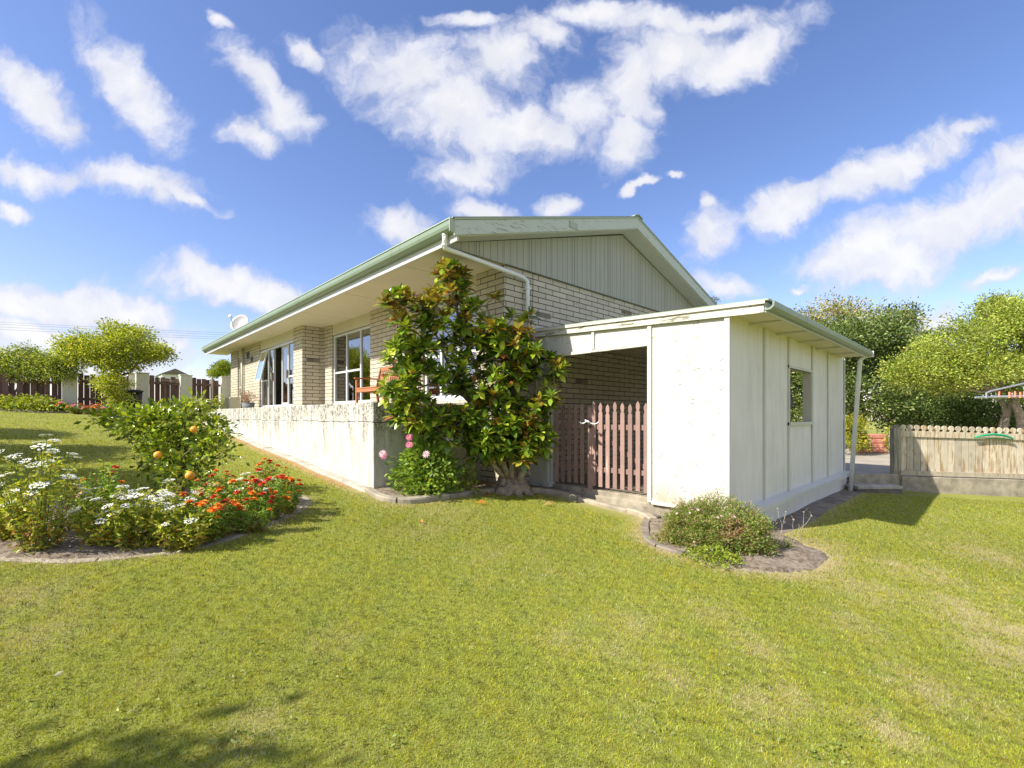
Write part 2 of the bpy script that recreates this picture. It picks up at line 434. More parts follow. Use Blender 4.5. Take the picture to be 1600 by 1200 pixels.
def crown_mesh(name, blobs, nclump, nleaf, L, aspect, pal, wts, parent, clump_r=.16, mat=None, up=.3, droop=.15):
    """blobs: (centre, radii). Clumps of leaves spread through each blob's volume."""
    Ps, Ds, Cs, Ls = [], [], [], []
    vols = np.array([b[1][0]*b[1][1]*b[1][2] for b in blobs])**.67; vols = vols/vols.sum()
    for (c, r), f in zip(blobs, vols):
        k = max(3, int(nclump*f)); cp, cn = shell_points(c, r, k, .45)
        tint = np.clip(rng.normal(1, .24, (k,1)), .45, 1.6)
        m = rng.poisson(nleaf, k)+4
        idx = np.repeat(np.arange(k), m)
        off = rng.normal(0, clump_r, (len(idx),3)); off[:,2] *= .65
        p = cp[idx]+off; d = unit(off)+.6*cn[idx]+np.array([0,0,up])+rng.normal(0,.35,(len(idx),3))
        Ps.append(p); Ds.append(d); Cs.append(pick_cols(len(idx), pal, wts)*tint[idx]); Ls.append(rng.uniform(.65,1.25,len(idx))*L)
    p = np.concatenate(Ps); d = np.concatenate(Ds); Cc = np.clip(np.concatenate(Cs),.003,.9); Lh = np.concatenate(Ls)
    V, T, CC = leaf_arrays(p, d, Lh, Lh*aspect, Cc, droop)
    return raw_mesh(name, V, T, CC, mat or M['leaf'], parent)
def wob(a, b, n, amp):
    a = Vector(a); b = Vector(b); pts = []
    for i in range(n+1):
        t = i/n; o = Vector((random.uniform(-1,1), random.uniform(-1,1), random.uniform(-1,1)))*amp*math.sin(math.pi*t)
        pts.append(a.lerp(b, t)+o)
    return pts
def tree(name, label, cat, base, trunk_top, tr, blobs, nclump, nleaf, L, aspect, pal, wts, group=None, bark=None, clump_r=.2, mat=None, sparse=0, stems=1, up=.3):
    base = Vector(base); b2 = []
    for c, r in blobs:
        c = Vector(c); b2.append((c, tuple(v*.82 for v in r)))
        for _ in range(4 if nclump > 100 else 0):
            v = Vector((random.gauss(0,1), random.gauss(0,1), random.gauss(.25,.9))).normalized(); q = random.uniform(.26,.46)
            b2.append((c+Vector((v.x*r[0]*.8, v.y*r[1]*.8, v.z*r[2]*.85)), (r[0]*q, r[1]*q, r[2]*q*1.1)))
    core = blobs; lobes = b2
    root = empty(name, base, label, cat, group)
    tb = MB(); top = Vector(trunk_top)
    for s in range(stems):
        o = Vector((random.uniform(-1,1), random.uniform(-1,1), 0))*(.25 if stems > 1 else 0)
        pts = wob(base-Vector((0,0,.1))+o*.3, top+o*1.5, 6, tr*1.1)
        tb.tube(pts, [tr*(1.35-.85*i/6)/(1 if s == 0 else 1.5) for i in range(7)], 9)
    tb.build('trunk', bark or M['bark'], root, shade=True)
    bb = MB()
    for c, r in blobs:
        c = Vector(c); pts = wob(top, c, 4, .15)
        bb.tube(pts, [tr*.5, tr*.4, tr*.3, tr*.2, tr*.12], 6)
        for _ in range(5):
            v = Vector((random.gauss(0,1), random.gauss(0,1), random.gauss(0,1)+.5)).normalized()
            e = c+Vector((v.x*r[0], v.y*r[1], v.z*r[2]))*.9
            bb.tube(wob(pts[3], e, 3, .08), [tr*.2, tr*.14, tr*.09, .006], 5)
    bb.build('limbs', bark or M['bark'], root, shade=True)
    crown_mesh('crown', lobes, nclump, nleaf, L, aspect, pal, wts, root, clump_r*.85, mat, up)
    return root

# ------------------------------------------------------------------ camera, sun, sky
cam = bpy.data.cameras.new('camera'); co = bpy.data.objects.new('camera', cam); col.objects.link(co)
co.location = (0,0,0); co.rotation_euler = (math.radians(90), 0, -math.atan2(FX, FY))
cam.sensor_width = 36; cam.lens = F/1600*36; cam.shift_y = 50/1600; cam.clip_end = 2000; cam.clip_start = .05
sc.camera = co
sl = bpy.data.lights.new('sun', 'SUN'); so = bpy.data.objects.new('sun', sl); col.objects.link(so)
sl.energy = 4.2; sl.angle = math.radians(.55); sl.color = (1, .935, .81)
so.rotation_euler = SUN.to_track_quat('-Z', 'Y').to_euler(); so.location = (-8, 4, 9)
world = bpy.data.worlds.new('World'); sc.world = world; world.use_nodes = True
def build_sky():
    nt = NT(world.node_tree); bg = world.node_tree.nodes['Background']
    sky = nt.new('ShaderNodeTexSky', sky_type='NISHITA', sun_disc=False)
    sky.sun_elevation = math.asin(-SUN.z); sky.sun_rotation = math.atan2(-SUN.x, -SUN.y)
    sky.air_density = 1.0; sky.dust_density = .6; sky.ozone_density = 2.2
    tc = nt.new('ShaderNodeTexCoord'); d = tc.outputs['Generated']
    w = nt.vmath('DOT_PRODUCT', d, (FX, FY, 0)); u = nt.vmath('DOT_PRODUCT', d, (RX, RY, 0)); z = nt.vmath('DOT_PRODUCT', d, (0,0,1))
    ws = nt.math('MAXIMUM', w, .08)
    cb = nt.new('ShaderNodeCombineXYZ'); nt.link(nt.math('DIVIDE', u, ws), cb.inputs[0]); nt.link(nt.math('DIVIDE', z, ws), cb.inputs[1])
    st = cb.outputs[0]
    def wn(scale, detail, amp):
        n = nt.new('ShaderNodeTexNoise'); n.inputs['Scale'].default_value = scale; n.inputs['Detail'].default_value = detail
        n.inputs['Roughness'].default_value = .6
        nt.link(st, n.inputs['Vector'])
        return nt.vmath('MULTIPLY', nt.vmath('SUBTRACT', n.outputs[1], (.5,.5,.5)), (amp, amp, 0))
    q = nt.vmath('ADD', st, wn(3.2, 5, .20)); q = nt.vmath('ADD', q, wn(13, 5, .05))
    CL = [(60,150,105,38,42),(200,115,125,38,48),(235,160,60,40,40),(405,130,100,34,48),(440,175,60,38,25),(395,210,50,24,20),
      (650,110,130,62,15),(785,95,70,62,0),(700,175,130,58,30),(830,205,110,44,0),(735,265,80,36,-5),(900,170,60,52,0),
      (975,210,44,46,60),(985,120,52,80,0),(1050,75,110,55,-12),(1160,75,110,36,-28),(740,22,60,16,0),(490,80,44,22,25),(1060,20,200,22,0),
      (60,268,95,22,12),(215,290,125,30,14),(310,322,60,12,20),(22,315,44,12,8),(330,15,30,14,40),
      (612,365,66,32,8),(755,328,56,22,0),(882,320,26,20,-20),(330,440,74,22,4,.45),(420,460,62,18,10,.4),(90,468,92,20,4,.45),(190,480,62,16,6,.4),(20,475,60,18,0,.4),(90,520,170,20,0,.3),(250,535,60,12,0,.2),(60,560,200,18,0,.3),
      (1100,370,56,42,-50),(1095,320,22,20,-60),(985,288,20,8,-20),(1035,280,16,6,0),(1125,455,50,20,5),
      (1240,318,78,26,-14,.3),(1400,262,140,26,-22,.15),(1510,212,60,16,-20),(1345,395,76,34,-10,.35),(1400,420,70,28,-5,.3),(1480,350,120,40,-22,.3),(1570,330,60,40,-10,.2),(1600,250,90,30,-35),
      (1450,500,80,22,0),(1330,480,60,14,0),(1250,448,28,8,0),(1560,440,60,14,-15),(850,40,60,30,30),(940,10,80,18,-5)]
    dmin = None
    for cx, cy, rx, ry, an, *bo in CL:
        mp = nt.new('ShaderNodeMapping', vector_type='TEXTURE')
        mp.inputs['Location'].default_value = ((cx-800)/F, (650-cy)/F, 0); mp.inputs['Rotation'].default_value = (0,0,-math.radians(an))
        mp.inputs['Scale'].default_value = (rx*1.08/F, ry*1.18/F, 1)
        nt.link(q, mp.inputs['Vector']); l = nt.vmath('LENGTH', mp.outputs[0])
        if bo: l = nt.math('SUBTRACT', l, bo[0])
        dmin = l if dmin is None else nt.math('SMOOTH_MIN', dmin, l, .25)
    fb = nt.noise(q, 6, 9, .62); fb2 = nt.noise(q, 22, 6, .6)
    dens = nt.math('ADD', nt.math('SUBTRACT', 1.05, dmin), nt.math('ADD', nt.math('MULTIPLY', nt.math('SUBTRACT', fb, .5), 1.9), nt.math('MULTIPLY', nt.math('SUBTRACT', fb2, .5), .75)))
    a_front = nt.ramp(dens, -.14, .66)
    thick = nt.ramp(dens, .1, 1.1)
    back = nt.ramp(nt.noise(nt.scaled(d, 1, 1, 2.2), 2.4, 7, .6), .42, .56)  # unseen clouds behind the camera, cover increased to add fill light
    fmask = nt.ramp(w, .1, .3)
    n = nt.new('ShaderNodeMix', data_type='FLOAT'); nt.link(fmask, n.inputs[0]); nt.link(back, n.inputs[2]); nt.link(a_front, n.inputs[3])
    a = nt.math('MULTIPLY', n.outputs[0], .90)
    hs = nt.new('ShaderNodeHueSaturation'); hs.inputs['Saturation'].default_value = 1.13; hs.inputs['Value'].default_value = 1.04
    nt.link(sky.outputs[0], hs.inputs['Color'])
    skc = nt.mix(1.0, hs.outputs[0], SKYTINT, 'MULTIPLY')
    shade = nt.ramp(nt.noise(q, 9, 5, .6), .35, .65)
    cc = nt.mix(thick, (CLB*.74, CLB*.77, CLB*.92), (CLB*1.0, CLB*.985, CLB*.98))
    cc = nt.mix(nt.math('MULTIPLY', shade, .35), cc, (CLB*.66, CLB*.68, CLB*.78))
    nt.link(nt.mix(a, skc, cc), bg.inputs['Color']); bg.inputs['Strength'].default_value = .12
CLB = 4.5; SKYTINT = (1.0, .84, .93)
build_sky()

# ------------------------------------------------------------------ beds and strips (outlines on the lawn)
def inpoly(x, y, poly):
    x = np.asarray(x); y = np.asarray(y); r = np.zeros(x.shape, bool); n = len(poly)
    for i in range(n):
        x0, y0 = poly[i]; x1, y1 = poly[(i+1)%n]
        c = ((y0 > y) != (y1 > y)) & (x < (x1-x0)*(y-y0)/(y1-y0+1e-12)+x0); r ^= c
    return r
def dist_line(x, y, pl, closed=False):
    best = np.full(np.shape(x), 1e9); n = len(pl)
    for i in range(n if closed else n-1):
        a = pl[i]; b = pl[(i+1)%n]; dx, dy = b[0]-a[0], b[1]-a[1]; L = dx*dx+dy*dy+1e-12
        t = np.clip(((x-a[0])*dx+(y-a[1])*dy)/L, 0, 1)
        best = np.minimum(best, np.hypot(x-a[0]-t*dx, y-a[1]-t*dy))
    return best
def spline(pts, n=6, closed=False):
    out = []; k = len(pts)
    g = (lambda i: pts[i%k]) if closed else (lambda i: pts[min(max(i,0),k-1)])
    for i in range(k if closed else k-1):
        p0,p1,p2,p3 = g(i-1),g(i),g(i+1),g(i+2)
        for j in range(n):
            t = j/n
            out.append(tuple(.5*((2*p1[c])+(-p0[c]+p2[c])*t+(2*p0[c]-5*p1[c]+4*p2[c]-p3[c])*t*t+(-p0[c]+3*p1[c]-3*p2[c]+p3[c])*t**3) for c in range(2)))
    if not closed: out.append(tuple(pts[-1]))
    return out
def gl(pxs): return [tuple(G(*p)[:2]) for p in pxs]
BED1 = spline(gl([(-40,868),(40,875),(120,877),(200,870),(280,861),(345,846),(410,823),(455,803),(478,790),(476,779),(455,774),(400,768),(320,766),(220,770),(110,782),(0,800),(-60,830)]), 5, True)
BED2 = spline(gl([(1016,812),(1008,832),(1022,852),(1070,868),(1120,883),(1180,892),(1240,896),(1285,888),(1298,874),(1285,862),(1255,850),(1225,838),(1195,822),(1130,812),(1060,806)]), 5, True)
EDGE3 = spline(gl([(575,768),(598,781),(640,786),(690,780),(740,772),(800,768),(850,770),(905,782),(950,793),(1000,806),(1022,818)]), 5)
BED3 = EDGE3+[(6.0,3.2),(6.0,5.8),(5.4,6.35),(3.15,6.35)]
def nearx(y): return 3.21-.16-.02*np.sin(np.asarray(y)*3)
STRIP = [(3.08,6.25),(3.06,17.6)]
SIDE = [(5.9,1.86),(12.6,1.9)]
FARBED = [(-8,20.4),(-3,20.5),(-.5,20.35),(1.6,20.5),(2.2,20.9),(2.2,21.8),(-8,21.8)]
def lawn_mask(x, y):
    ok = ~inpoly(x, y, BED1) & ~inpoly(x, y, BED2) & ~inpoly(x, y, BED3) & ~inpoly(x, y, FARBED)
    ok &= ~((x > 2.93) & (y > 6.2) & (y < 17.7)) & ~((x > 5.75) & (y > 1.87) ) & ~((x > 4.5)&(y > 17.5))
    ok &= ~((x > 5.3) & (y > 3.2))
    # beyond the timber fence
    ok &= ~(((x-12.3)*.6907+(y-1.39)*.7232) > -.12) | (x < 11)
    ok &= ~((x > 12.0) & (y > 1.35))
    ok &= y < 21.7
    return ok
def dryness(x, y):
    d = np.exp(-(dist_line(x, y, BED2, True)/.16)**2)*1.1
    d = np.maximum(d, np.exp(-(dist_line(x, y, EDGE3)/.17)**2)*.8)
    d = np.maximum(d, np.exp(-(dist_line(x, y, [(2.95,6.2),(2.95,17.7)])/.14)**2)*.95)
    d = np.maximum(d, np.exp(-(dist_line(x, y, BED1, True)/.1)**2)*.6)
    d = np.maximum(d, np.exp(-(dist_line(x, y, SIDE)/.15)**2)*.5)
    for px, py, r, a in DRY:
        p = G(px, py); d = np.maximum(d, a*np.exp(-(np.hypot((x-p.x), (y-p.y))/r)**2))
    return d
DRY = [(1280,760+90,.35,.7),(1430,890,.45,.65),(1500,950,.3,.7),(1560,980,.4,.8),(1180,1010,.16,.6),(1190,1100,.14,.6),(1390,1140,.12,.8),(1240,1090,.1,.8),
       (985,975,.22,.35),(1050,1060,.12,.6),(1250,820,.3,.5),(1550,870,.5,.6),(1330,975,.25,.4),(520,1000,.15,.35),(1120,960,.2,.4),(650,830,.3,.25),(1580,1020,.3,.7),
       (40,930,.3,.45),(60,990,.25,.4),(700,800,.4,.25),(960,1020,.12,.5),(880,1000,.15,.4),(1455,1075,.25,.6),(1350,920,.35,.55),(420,1120,.15,.3)]
def vnoise(x, y, s, seed=0):
    r = np.random.default_rng(seed); ph = r.uniform(0, 6.28, (14,)); an = r.uniform(0, 6.28, (14,)); fr = s*r.uniform(.6, 1.8, (14,))
    v = sum(np.sin((x*np.cos(a)+y*np.sin(a))*f+p) for a, f, p in zip(an, fr, ph))
    return v/14**.5
def grass_cols(x, y, n):
    g = pick_cols(n, [(.33,.36,.030),(.42,.43,.042),(.20,.25,.022),(.50,.47,.09),(.56,.47,.19)], [4,4,2.4,1.8,.9], .2)
    cl = vnoise(x, y, 45, 31)+.8*vnoise(x, y, 90, 32); g *= np.clip(1+.26*cl, .35, 1.7)[:,None]; mid = vnoise(x, y, 12, 33)
    g *= np.stack([1+.10*mid, 1+.03*mid, 1-.1*mid], 1)
    d = dryness(x, y) + np.clip(vnoise(x, y, 2.2, 3)*.2+vnoise(x, y, 7, 5)*.16-.02, 0, .7)
    sx = smooth(5, 10, x)*smooth(3, -2, y)
    d = d + sx*np.clip(vnoise(x*.5, y*1.6, 5, 9)*.3+.1, 0, .8)
    tan = pick_cols(n, [(.62,.50,.26),(.52,.38,.19),(.70,.61,.38)], [3,2,2], .12)
    d = d*np.clip(.75+.55*vnoise(x, y, 16, 41)+.3*vnoise(x, y, 38, 42), .05, 1.6); p = rng.uniform(0, 1, n) < np.clip(d, 0, .95)*.85
    g[p] = tan[p]; g = np.minimum(g, .56)*np.array([.995,1.02,1.03])
    red = np.exp(-(dist_line(x, y, [(2.9,6.6),(2.92,17.7)])/.12)**2)
    q = rng.uniform(0, 1, n) < red*.45
    g[q] = pick_cols(int(q.sum()), [(.48,.24,.09),(.40,.28,.12)], [2,1], .15)
    dark = vnoise(x, y, 1.1, 11)
    return np.clip(g*(1+.10*dark[:,None]), .01, .9)
# ground sheet
def build_ground():
    def axis(a, b, st):
        c = list(np.arange(a, b+1e-6, st)); k = st
        lo = [a]; hi = [b]
        for i in range(26):
            k *= 1.32; lo.append(lo[-1]-k); hi.append(hi[-1]+k)
        return np.array(lo[1:][::-1]+c+hi[1:])
    xs = axis(-5, 16, .14); ys = axis(-3, 24, .14)
    X, Y = np.meshgrid(xs, ys); Z = gz(X, Y)
    for poly in (BED1, BED2, BED3, FARBED):
        Z = np.where(inpoly(X, Y, poly), Z+.0, Z)
    V = np.stack([X.ravel(), Y.ravel(), Z.ravel()], 1); nx, ny = len(xs), len(ys)
    i = np.arange(nx-1)[None,:]+np.arange(ny-1)[:,None]*nx; i = i.ravel()[:,None]
    Fc = i+np.array([[0,1,nx+1,nx]])
    d = dryness(V[:,0], V[:,1]); rd = np.exp(-(dist_line(V[:,0], V[:,1], [(2.96,6.6),(2.97,17.7)])/.08)**2)
    C = np.stack([np.clip(d,0,1), rd, d*0], 1)
    m, nt, b, pos = material('lawn_ground', .95)
    at = nt.new('ShaderNodeAttribute', attribute_name='col'); sp = nt.new('ShaderNodeSeparateColor'); nt.link(at.outputs['Color'], sp.inputs[0])
    n1 = nt.noise(pos, 1.3, 5); n2 = nt.noise(pos, 45, 5, .7); n3 = nt.noise(pos, 9, 6, .6)
    c = nt.mix(nt.ramp(n1, .35, .65), (.21,.235,.028), (.27,.29,.04))
    c = nt.mix(nt.ramp(n2, .3, .7), c, nt.mix(n3, (.13,.15,.02), (.33,.33,.07)))
    dk = nt.math('MULTIPLY', sp.outputs[0], nt.ramp(n3, .3, .6, .5, 1))
    c = nt.mix(dk, c, (.44,.34,.19)); c = nt.mix(nt.math('MULTIPLY', sp.outputs[1], .8), c, (.40,.21,.09))
    nt.link(c, b.inputs['Base Color']); bump(nt, b, nt.math('ADD', n2, n3), .8, .02)
    o = raw_mesh('ground', V, Fc, C, m, smooth_=True); tag(o, kind='structure')
build_ground()
def draped(name, poly, dz, mat, step=.12, mound=0, depth=.0):
    xs = [p[0] for p in poly]; ys = [p[1] for p in poly]
    gx = np.arange(min(xs), max(xs)+step, step); gy = np.arange(min(ys), max(ys)+step, step)
    X, Y = np.meshgrid(gx, gy); ins = inpoly(X, Y, poly); D = dist_line(X, Y, poly, True)
    Z = gz(X, Y)+np.where(ins, dz+mound*np.clip(D/.3, 0, 1)+.012*vnoise(X, Y, 9, 2), -.06)
    nx = len(gx); ny = len(gy); V = np.stack([X.ravel(), Y.ravel(), Z.ravel()], 1)
    keep = (ins[:-1,:-1]|ins[1:,:-1]|ins[:-1,1:]|ins[1:,1:])
    i = (np.arange(nx-1)[None,:]+np.arange(ny-1)[:,None]*nx)[keep][:,None]
    o = raw_mesh(name, V, i+np.array([[0,1,nx+1,nx]]), np.zeros((len(V),3)), mat, smooth_=True)
    return tag(o, kind='structure')
draped('flower_bed_soil', BED1, .012, M['soil'], .08, .03)
draped('flower_bed_soil', BED2, .012, M['soil'], .06, .03)
draped('flower_bed_soil', BED3, .012, M['soil'], .08, .0)
draped('flower_bed_soil', FARBED, .012, M['soil'], .2, .05)
def ribbon(name, line, w, h, mat, inset=0, seg=.5, jit=.006, closed=False):
    mb = MB(); pts = list(line)+([line[0]] if closed else [])
    acc = 0; cur = [pts[0]]; runs = []
    for a, b in zip(pts, pts[1:]):
        acc += math.hypot(b[0]-a[0], b[1]-a[1]); cur.append(b)
        if acc > seg: runs.append(cur); cur = [b]; acc = 0
    if len(cur) > 1: runs.append(cur)
    for r in runs:
        dz = random.uniform(-jit, jit); n = len(r); vs = []
        for i, p in enumerate(r):
            a = r[max(i-1,0)]; b = r[min(i+1,n-1)]; d = Vector((b[0]-a[0], b[1]-a[1])); d = d.normalized() if d.length else Vector((1,0)); nn = Vector((-d.y, d.x))
            gap = .006*(1 if i == 0 else -1 if i == n-1 else 0)
            px, py = p[0]+d.x*gap, p[1]+d.y*gap
            for s, z in ((-.5,-.12),(-.5,h*.7),(-.38,h),(.38,h),(.5,h*.7),(.5,-.12)):
                x = px+nn.x*w*s+nn.x*inset; y = py+nn.y*w*s+nn.y*inset
                vs.append((x, y, float(gz(x, y))+z+(dz if z > 0 else 0)))
        fs = []
        for i in range(n-1):
            for j in range(5): fs.append((i*6+j, (i+1)*6+j, (i+1)*6+j+1, i*6+j+1))
        fs += [tuple(range(6)), tuple(range((n-1)*6, n*6))[::-1]]
        mb.add(vs, fs)
    o = mb.build(name, mat); return tag(o, kind='structure')
ribbon('kerb', BED1, .09, .010, M['kerb_dirty'], seg=.8, closed=True)
ribbon('kerb', BED2[15:28], .08, .008, M['kerb_dirty'], seg=.7)
ribbon('kerb', BED2[-5:]+BED2[:16], .10, .04, M['concrete_dark'], seg=.6)
ribbon('kerb', EDGE3, .12, .065, M['concrete'], seg=.75, jit=.01)
ribbon('mowing_strip', [(3.11,6.15+i*.3) for i in range(39)], .20, .03, M['concrete_pale'], seg=1.1, jit=.01)
ribbon('path_strip', [(5.75+i*.3,2.07) for i in range(21)], .34, .012, M['concrete_dark'], seg=1.2)

# lawn blades
def build_lawn():
    N = 1050000
    wv = 1.35*(16.5/1.35)**(rng.uniform(0, 1, N)**1.0)
    # more even on screen: sample depth log-uniformly, sideways uniformly in view
    tt = np.where(rng.uniform(0,1,N) < .8, rng.uniform(-1.2, 1.2, N), rng.uniform(-2.6, 2.6, N))
    u = tt*wv; x = RX*u+FX*wv; y = RY*u+FY*wv
    jx = rng.normal(0, .035, N); jy = rng.normal(0, .035, N); ok = lawn_mask(x+jx, y+jy) & lawn_mask(x+jx*.2, y+jy*.2+.001) | (lawn_mask(x+jx, y+jy) & (rng.uniform(0,1,N) < .35)); ok &= (wv < 14)
    k = rng.uniform(0,1,N) < np.where(wv < 2, .8, 1.0); ok &= k
    x, y, wv = x[ok], y[ok], wv[ok]; n = len(x); z = gz(x, y)-.004
    size = np.clip(.55+.20*wv, .9, 2.3); hgt = rng.uniform(.012, .027, n)*np.clip(size, .8, 1.6); wid = rng.uniform(.0028, .0055, n)*size
    an = rng.uniform(0, 6.283, n); s = np.stack([np.cos(an), np.sin(an), np.zeros(n)], 1)
    lean = rng.normal(0, .75, (n,2)); d = np.concatenate([lean, np.ones((n,1))], 1); d = unit(d)
    b = np.stack([x, y, z], 1); C = grass_cols(x, y, n)
    V = np.stack([b-s*wid[:,None]*.5, b+s*wid[:,None]*.5, b+d*hgt[:,None]], 1).reshape(-1,3)
    Fc = np.arange(n*3).reshape(-1,3)
    edge = np.minimum.reduce([dist_line(x, y, BED1, True), dist_line(x, y, BED2, True), dist_line(x, y, EDGE3), dist_line(x, y, SIDE), np.abs((x-12.3)*.6907+(y-1.39)*.7232+.14)+(x < 12)*9, np.abs(x-2.93)+(y < 6)*9])
    hgt *= 1+1.3*np.exp(-(edge/.05)**2)*rng.uniform(0,1,n); hgt *= np.clip(1+.35*vnoise(x, y, 14, 51), .5, 1.9)
    print('blades', n)
    o = raw_mesh('lawn_grass', V, Fc, np.repeat(C, 3, 0), M['grass']); tag(o, 'short yellow green lawn grass with dry straw patches', 'grass', kind='stuff')
    # clover and broad weeds
    k = 60; pts = []
    for _ in range(k):
        px, py = random.uniform(0, 1600), random.uniform(820, 1190); p = G(px, py)
        if not lawn_mask(np.array([p.x]), np.array([p.y]))[0]: continue
        m = random.randint(8, 22)
        for _ in range(m):
            pts.append((p.x+random.gauss(0,.05), p.y+random.gauss(0,.05)))
    pts = np.array(pts); n = len(pts); pp = np.stack([pts[:,0], pts[:,1], gz(pts[:,0], pts[:,1])+.012], 1)
    dd = np.concatenate([rng.normal(0,1,(n,2)), rng.uniform(.2,.6,(n,1))], 1)
    V, T, C = leaf_arrays(pp, dd, rng.uniform(.012,.03,n), rng.uniform(.008,.014,n), pick_cols(n, [(.24,.31,.06),(.30,.36,.11)], [1,1]), .2)
    tag(raw_mesh('lawn_weeds', V, T, C, M['leaf']), 'small broad leaved weeds scattered in the lawn', 'weeds', kind='stuff')
build_lawn()

# ------------------------------------------------------------------ the house
GY = 5.70; X1 = 5.27; X2 = 4.69; ZS = 2.54; FARY = 21.4
house = empty('brick_house', (8.7, 13.5, -1.2), 'long single storey cream brick house with green gutters and a low gable roof', 'house')
def house_build():
    w = MB()
    def fr(x, y0, y1, z0, z1): w.box(x, x+.22, y0, y1, z0, z1)
    zb = .33; zt = 2.25
    fr(X1, GY, 6.45, -1.8, ZS)
    fr(X1, 6.45, 8.2, -1.8, zb); fr(X1, 8.2, 10.51, -1.8, ZS); fr(X1, 10.51, 12.81, -1.8, zb)
    fr(X1, 12.81, 13.42, -1.8, ZS)
    w.box(X2, X1+.22, 13.42, 13.64, -1.8, ZS)
    fr(X2, 13.64, 14.13, -1.8, ZS); fr(X2, 14.13, 17.47, -1.8, .25); fr(X2, 17.47, 19.85, -1.8, ZS)
    fr(X2, 19.85, 20.35, -1.8, .7); fr(X2, 20.35, FARY, -1.8, ZS)
    w.build('wall', M['brick'], house)
    g = MB(); g.box(X1+.22, 12.23, GY, GY+.22, -1.8, ZS); g.build('wall', M['brick'], house)
    g = MB(); g.box(X2+.22, 12.23, FARY-.22, FARY, -1.8, ZS); g.build('wall', M['brick'], house)
    g = MB(); g.box(12.01, 12.23, GY+.22, FARY-.22, -1.8, ZS); g.build('wall', M['brick'], house)
    # header panels above the windows
    for x, y0, y1 in ((X1+.03,6.45,8.2),(X1+.03,10.51,12.81),(X2+.03,14.13,17.47),(X2+.03,19.85,20.35)): h = MB(); h.box(x, x+.05, y0, y1, 2.25, ZS); h.build('header_panel', M['header'], house)
    # floor, inside walls
    r = MB(); r.box(X1+.3, 11.9, 6.0, 21.1, .16, .24); r.box(8.0, 8.1, 6.0, 21.1, .24, 2.5); r.box(X1+.3, 8, 10.0, 10.08, .24, 2.5); r.box(X2+.3, 8, 13.7, 13.78, .24, 2.5); r.box(X2+.3, 8, 18.0, 18.08, .24, 2.5); r.box(X1+.22, 11.9, 6.0, 21.1, 2.46, 2.5)
    r.build('room', M['room'], house)
    # cladding of the gable
    zr = 2.56+.3*(8.75-3.95)
    c = MB(); c.prism([(4.02,ZS),(13.48,ZS),(13.48,ZS+.03),(8.75,zr-.03),(4.02,ZS+.03)], 'y', 5.66, 5.74)
    c.build('gable_cladding', M['clad'], house)
    q = MB(); q.box(X1-.012, 12.24, 5.655, 5.66, ZS-.004, ZS+.006); q.build('painted_shadow_line', M['dark'], house)  # thin dark strip painting the shadow line where cladding meets brick
    # roof: two thin sheets of corrugated steel with a ridge cap
    for sgn in (-1, 1):
        m = MB(); y0, y1 = 5.26, 22.35; ny = 220; z_e = 2.80; x_e = 8.75+sgn*4.87; z_r = z_e+.3*4.87
        vs = []
        for i in range(ny+1):
            y = y0+(y1-y0)*i/ny; o = .008*math.sin(i*math.pi*.5)
            vs += [(x_e, y, z_e+o), (8.75, y, z_r+o), (x_e, y, z_e-.012+o), (8.75, y, z_r-.012+o)]
        fs = []
        for i in range(ny):
            a = i*4; b = a+4
            fs += [(a, b, b+1, a+1), (a+2, a+3, b+3, b+2), (a, a+2, b+2, b), (a+1, b+1, b+3, a+3)]
        fs += [(0,1,3,2), (ny*4, ny*4+2, ny*4+3, ny*4+1)]
        m.add(vs, fs); m.build('roof', M['roof'], house)
        # barge boards, near end and far end, with the metal flashing above
        for yb in (5.28, 22.30):
            b = MB(); x0 = 8.75+sgn*4.82
            zb0 = 2.56; top = .215
            b.prism([(x0, zb0), (8.75, zb0+.3*4.82), (8.75, zb0+.3*4.82+top), (x0, zb0+top)], 'y', yb, yb+.03)
            bo = b.build('barge_board', M['barge'], house)
            f = MB(); f.prism([(x0-sgn*(-.015), zb0+top), (8.75, zb0+.3*4.82+top), (8.75, zb0+.3*4.82+top+.035), (x0-sgn*(-.015), zb0+top+.035)], 'y', yb-.014, yb+.05)
            f.build('flashing', M['gutter_top'], bo)
        v = MB(); x0 = 8.75+sgn*4.73
        v.prism([(x0, 2.575), (8.75, 2.575+.3*4.73), (8.75, 2.60+.3*4.73), (x0, 2.60)], 'y', 5.31, 5.66); v.build('verge_soffit', M['trim'], house)
    r = MB()
    r.prism([(8.6,4.225),(8.75,4.268),(8.9,4.225),(8.9,4.245),(8.75,4.29),(8.6,4.245)], 'y', 5.24, 22.37); r.build('ridge_cap', M['roof'], house)
    # the small plate on the barge board near its middle
    for px in (896,):
        p = P(px, 352, 8.36); b = MB(); b.box(p.x-.11, p.x+.11, 5.262, 5.279, p.z-.06, p.z+.05)
        b.build('patch_plate', M['gutter_top'], house)
    # soffit (split where the front steps forward), with cover strips
    s = MB(); s.box(4.02, X1+.05, 5.74, 13.45, ZS, ZS+.02); s.box(4.02, X2+.05, 13.45, 22.25, ZS, ZS+.02)
    so_ = s.build('soffit', M['soffit'], house)
    for y in (6.9, 9.3, 11.7, 16.5, 18.9, 20.1): s = MB(); s.box(4.03, X2-.01 if y > 13 else X1-.01, y, y+.012, ZS-.004, ZS); s.build('joint_strip', M['header'], so_)
    s = MB(); s.box(12.23, 13.5, 5.74, 22.25, ZS, ZS+.02); s.build('soffit', M['soffit'], house)
    f = MB(); f.box(3.985, 4.017, 5.315, 22.28, ZS-.035, 2.74); f.build('fascia', M['frame'], house)
    # gutter: quarter round green profile with a rolled lip
    prof = [(3.975,2.62),(3.90,2.625),(3.865,2.66),(3.85,2.70),(3.85,2.76),(3.862,2.775),(3.875,2.765),(3.868,2.71),(3.90,2.65),(3.975,2.645)]
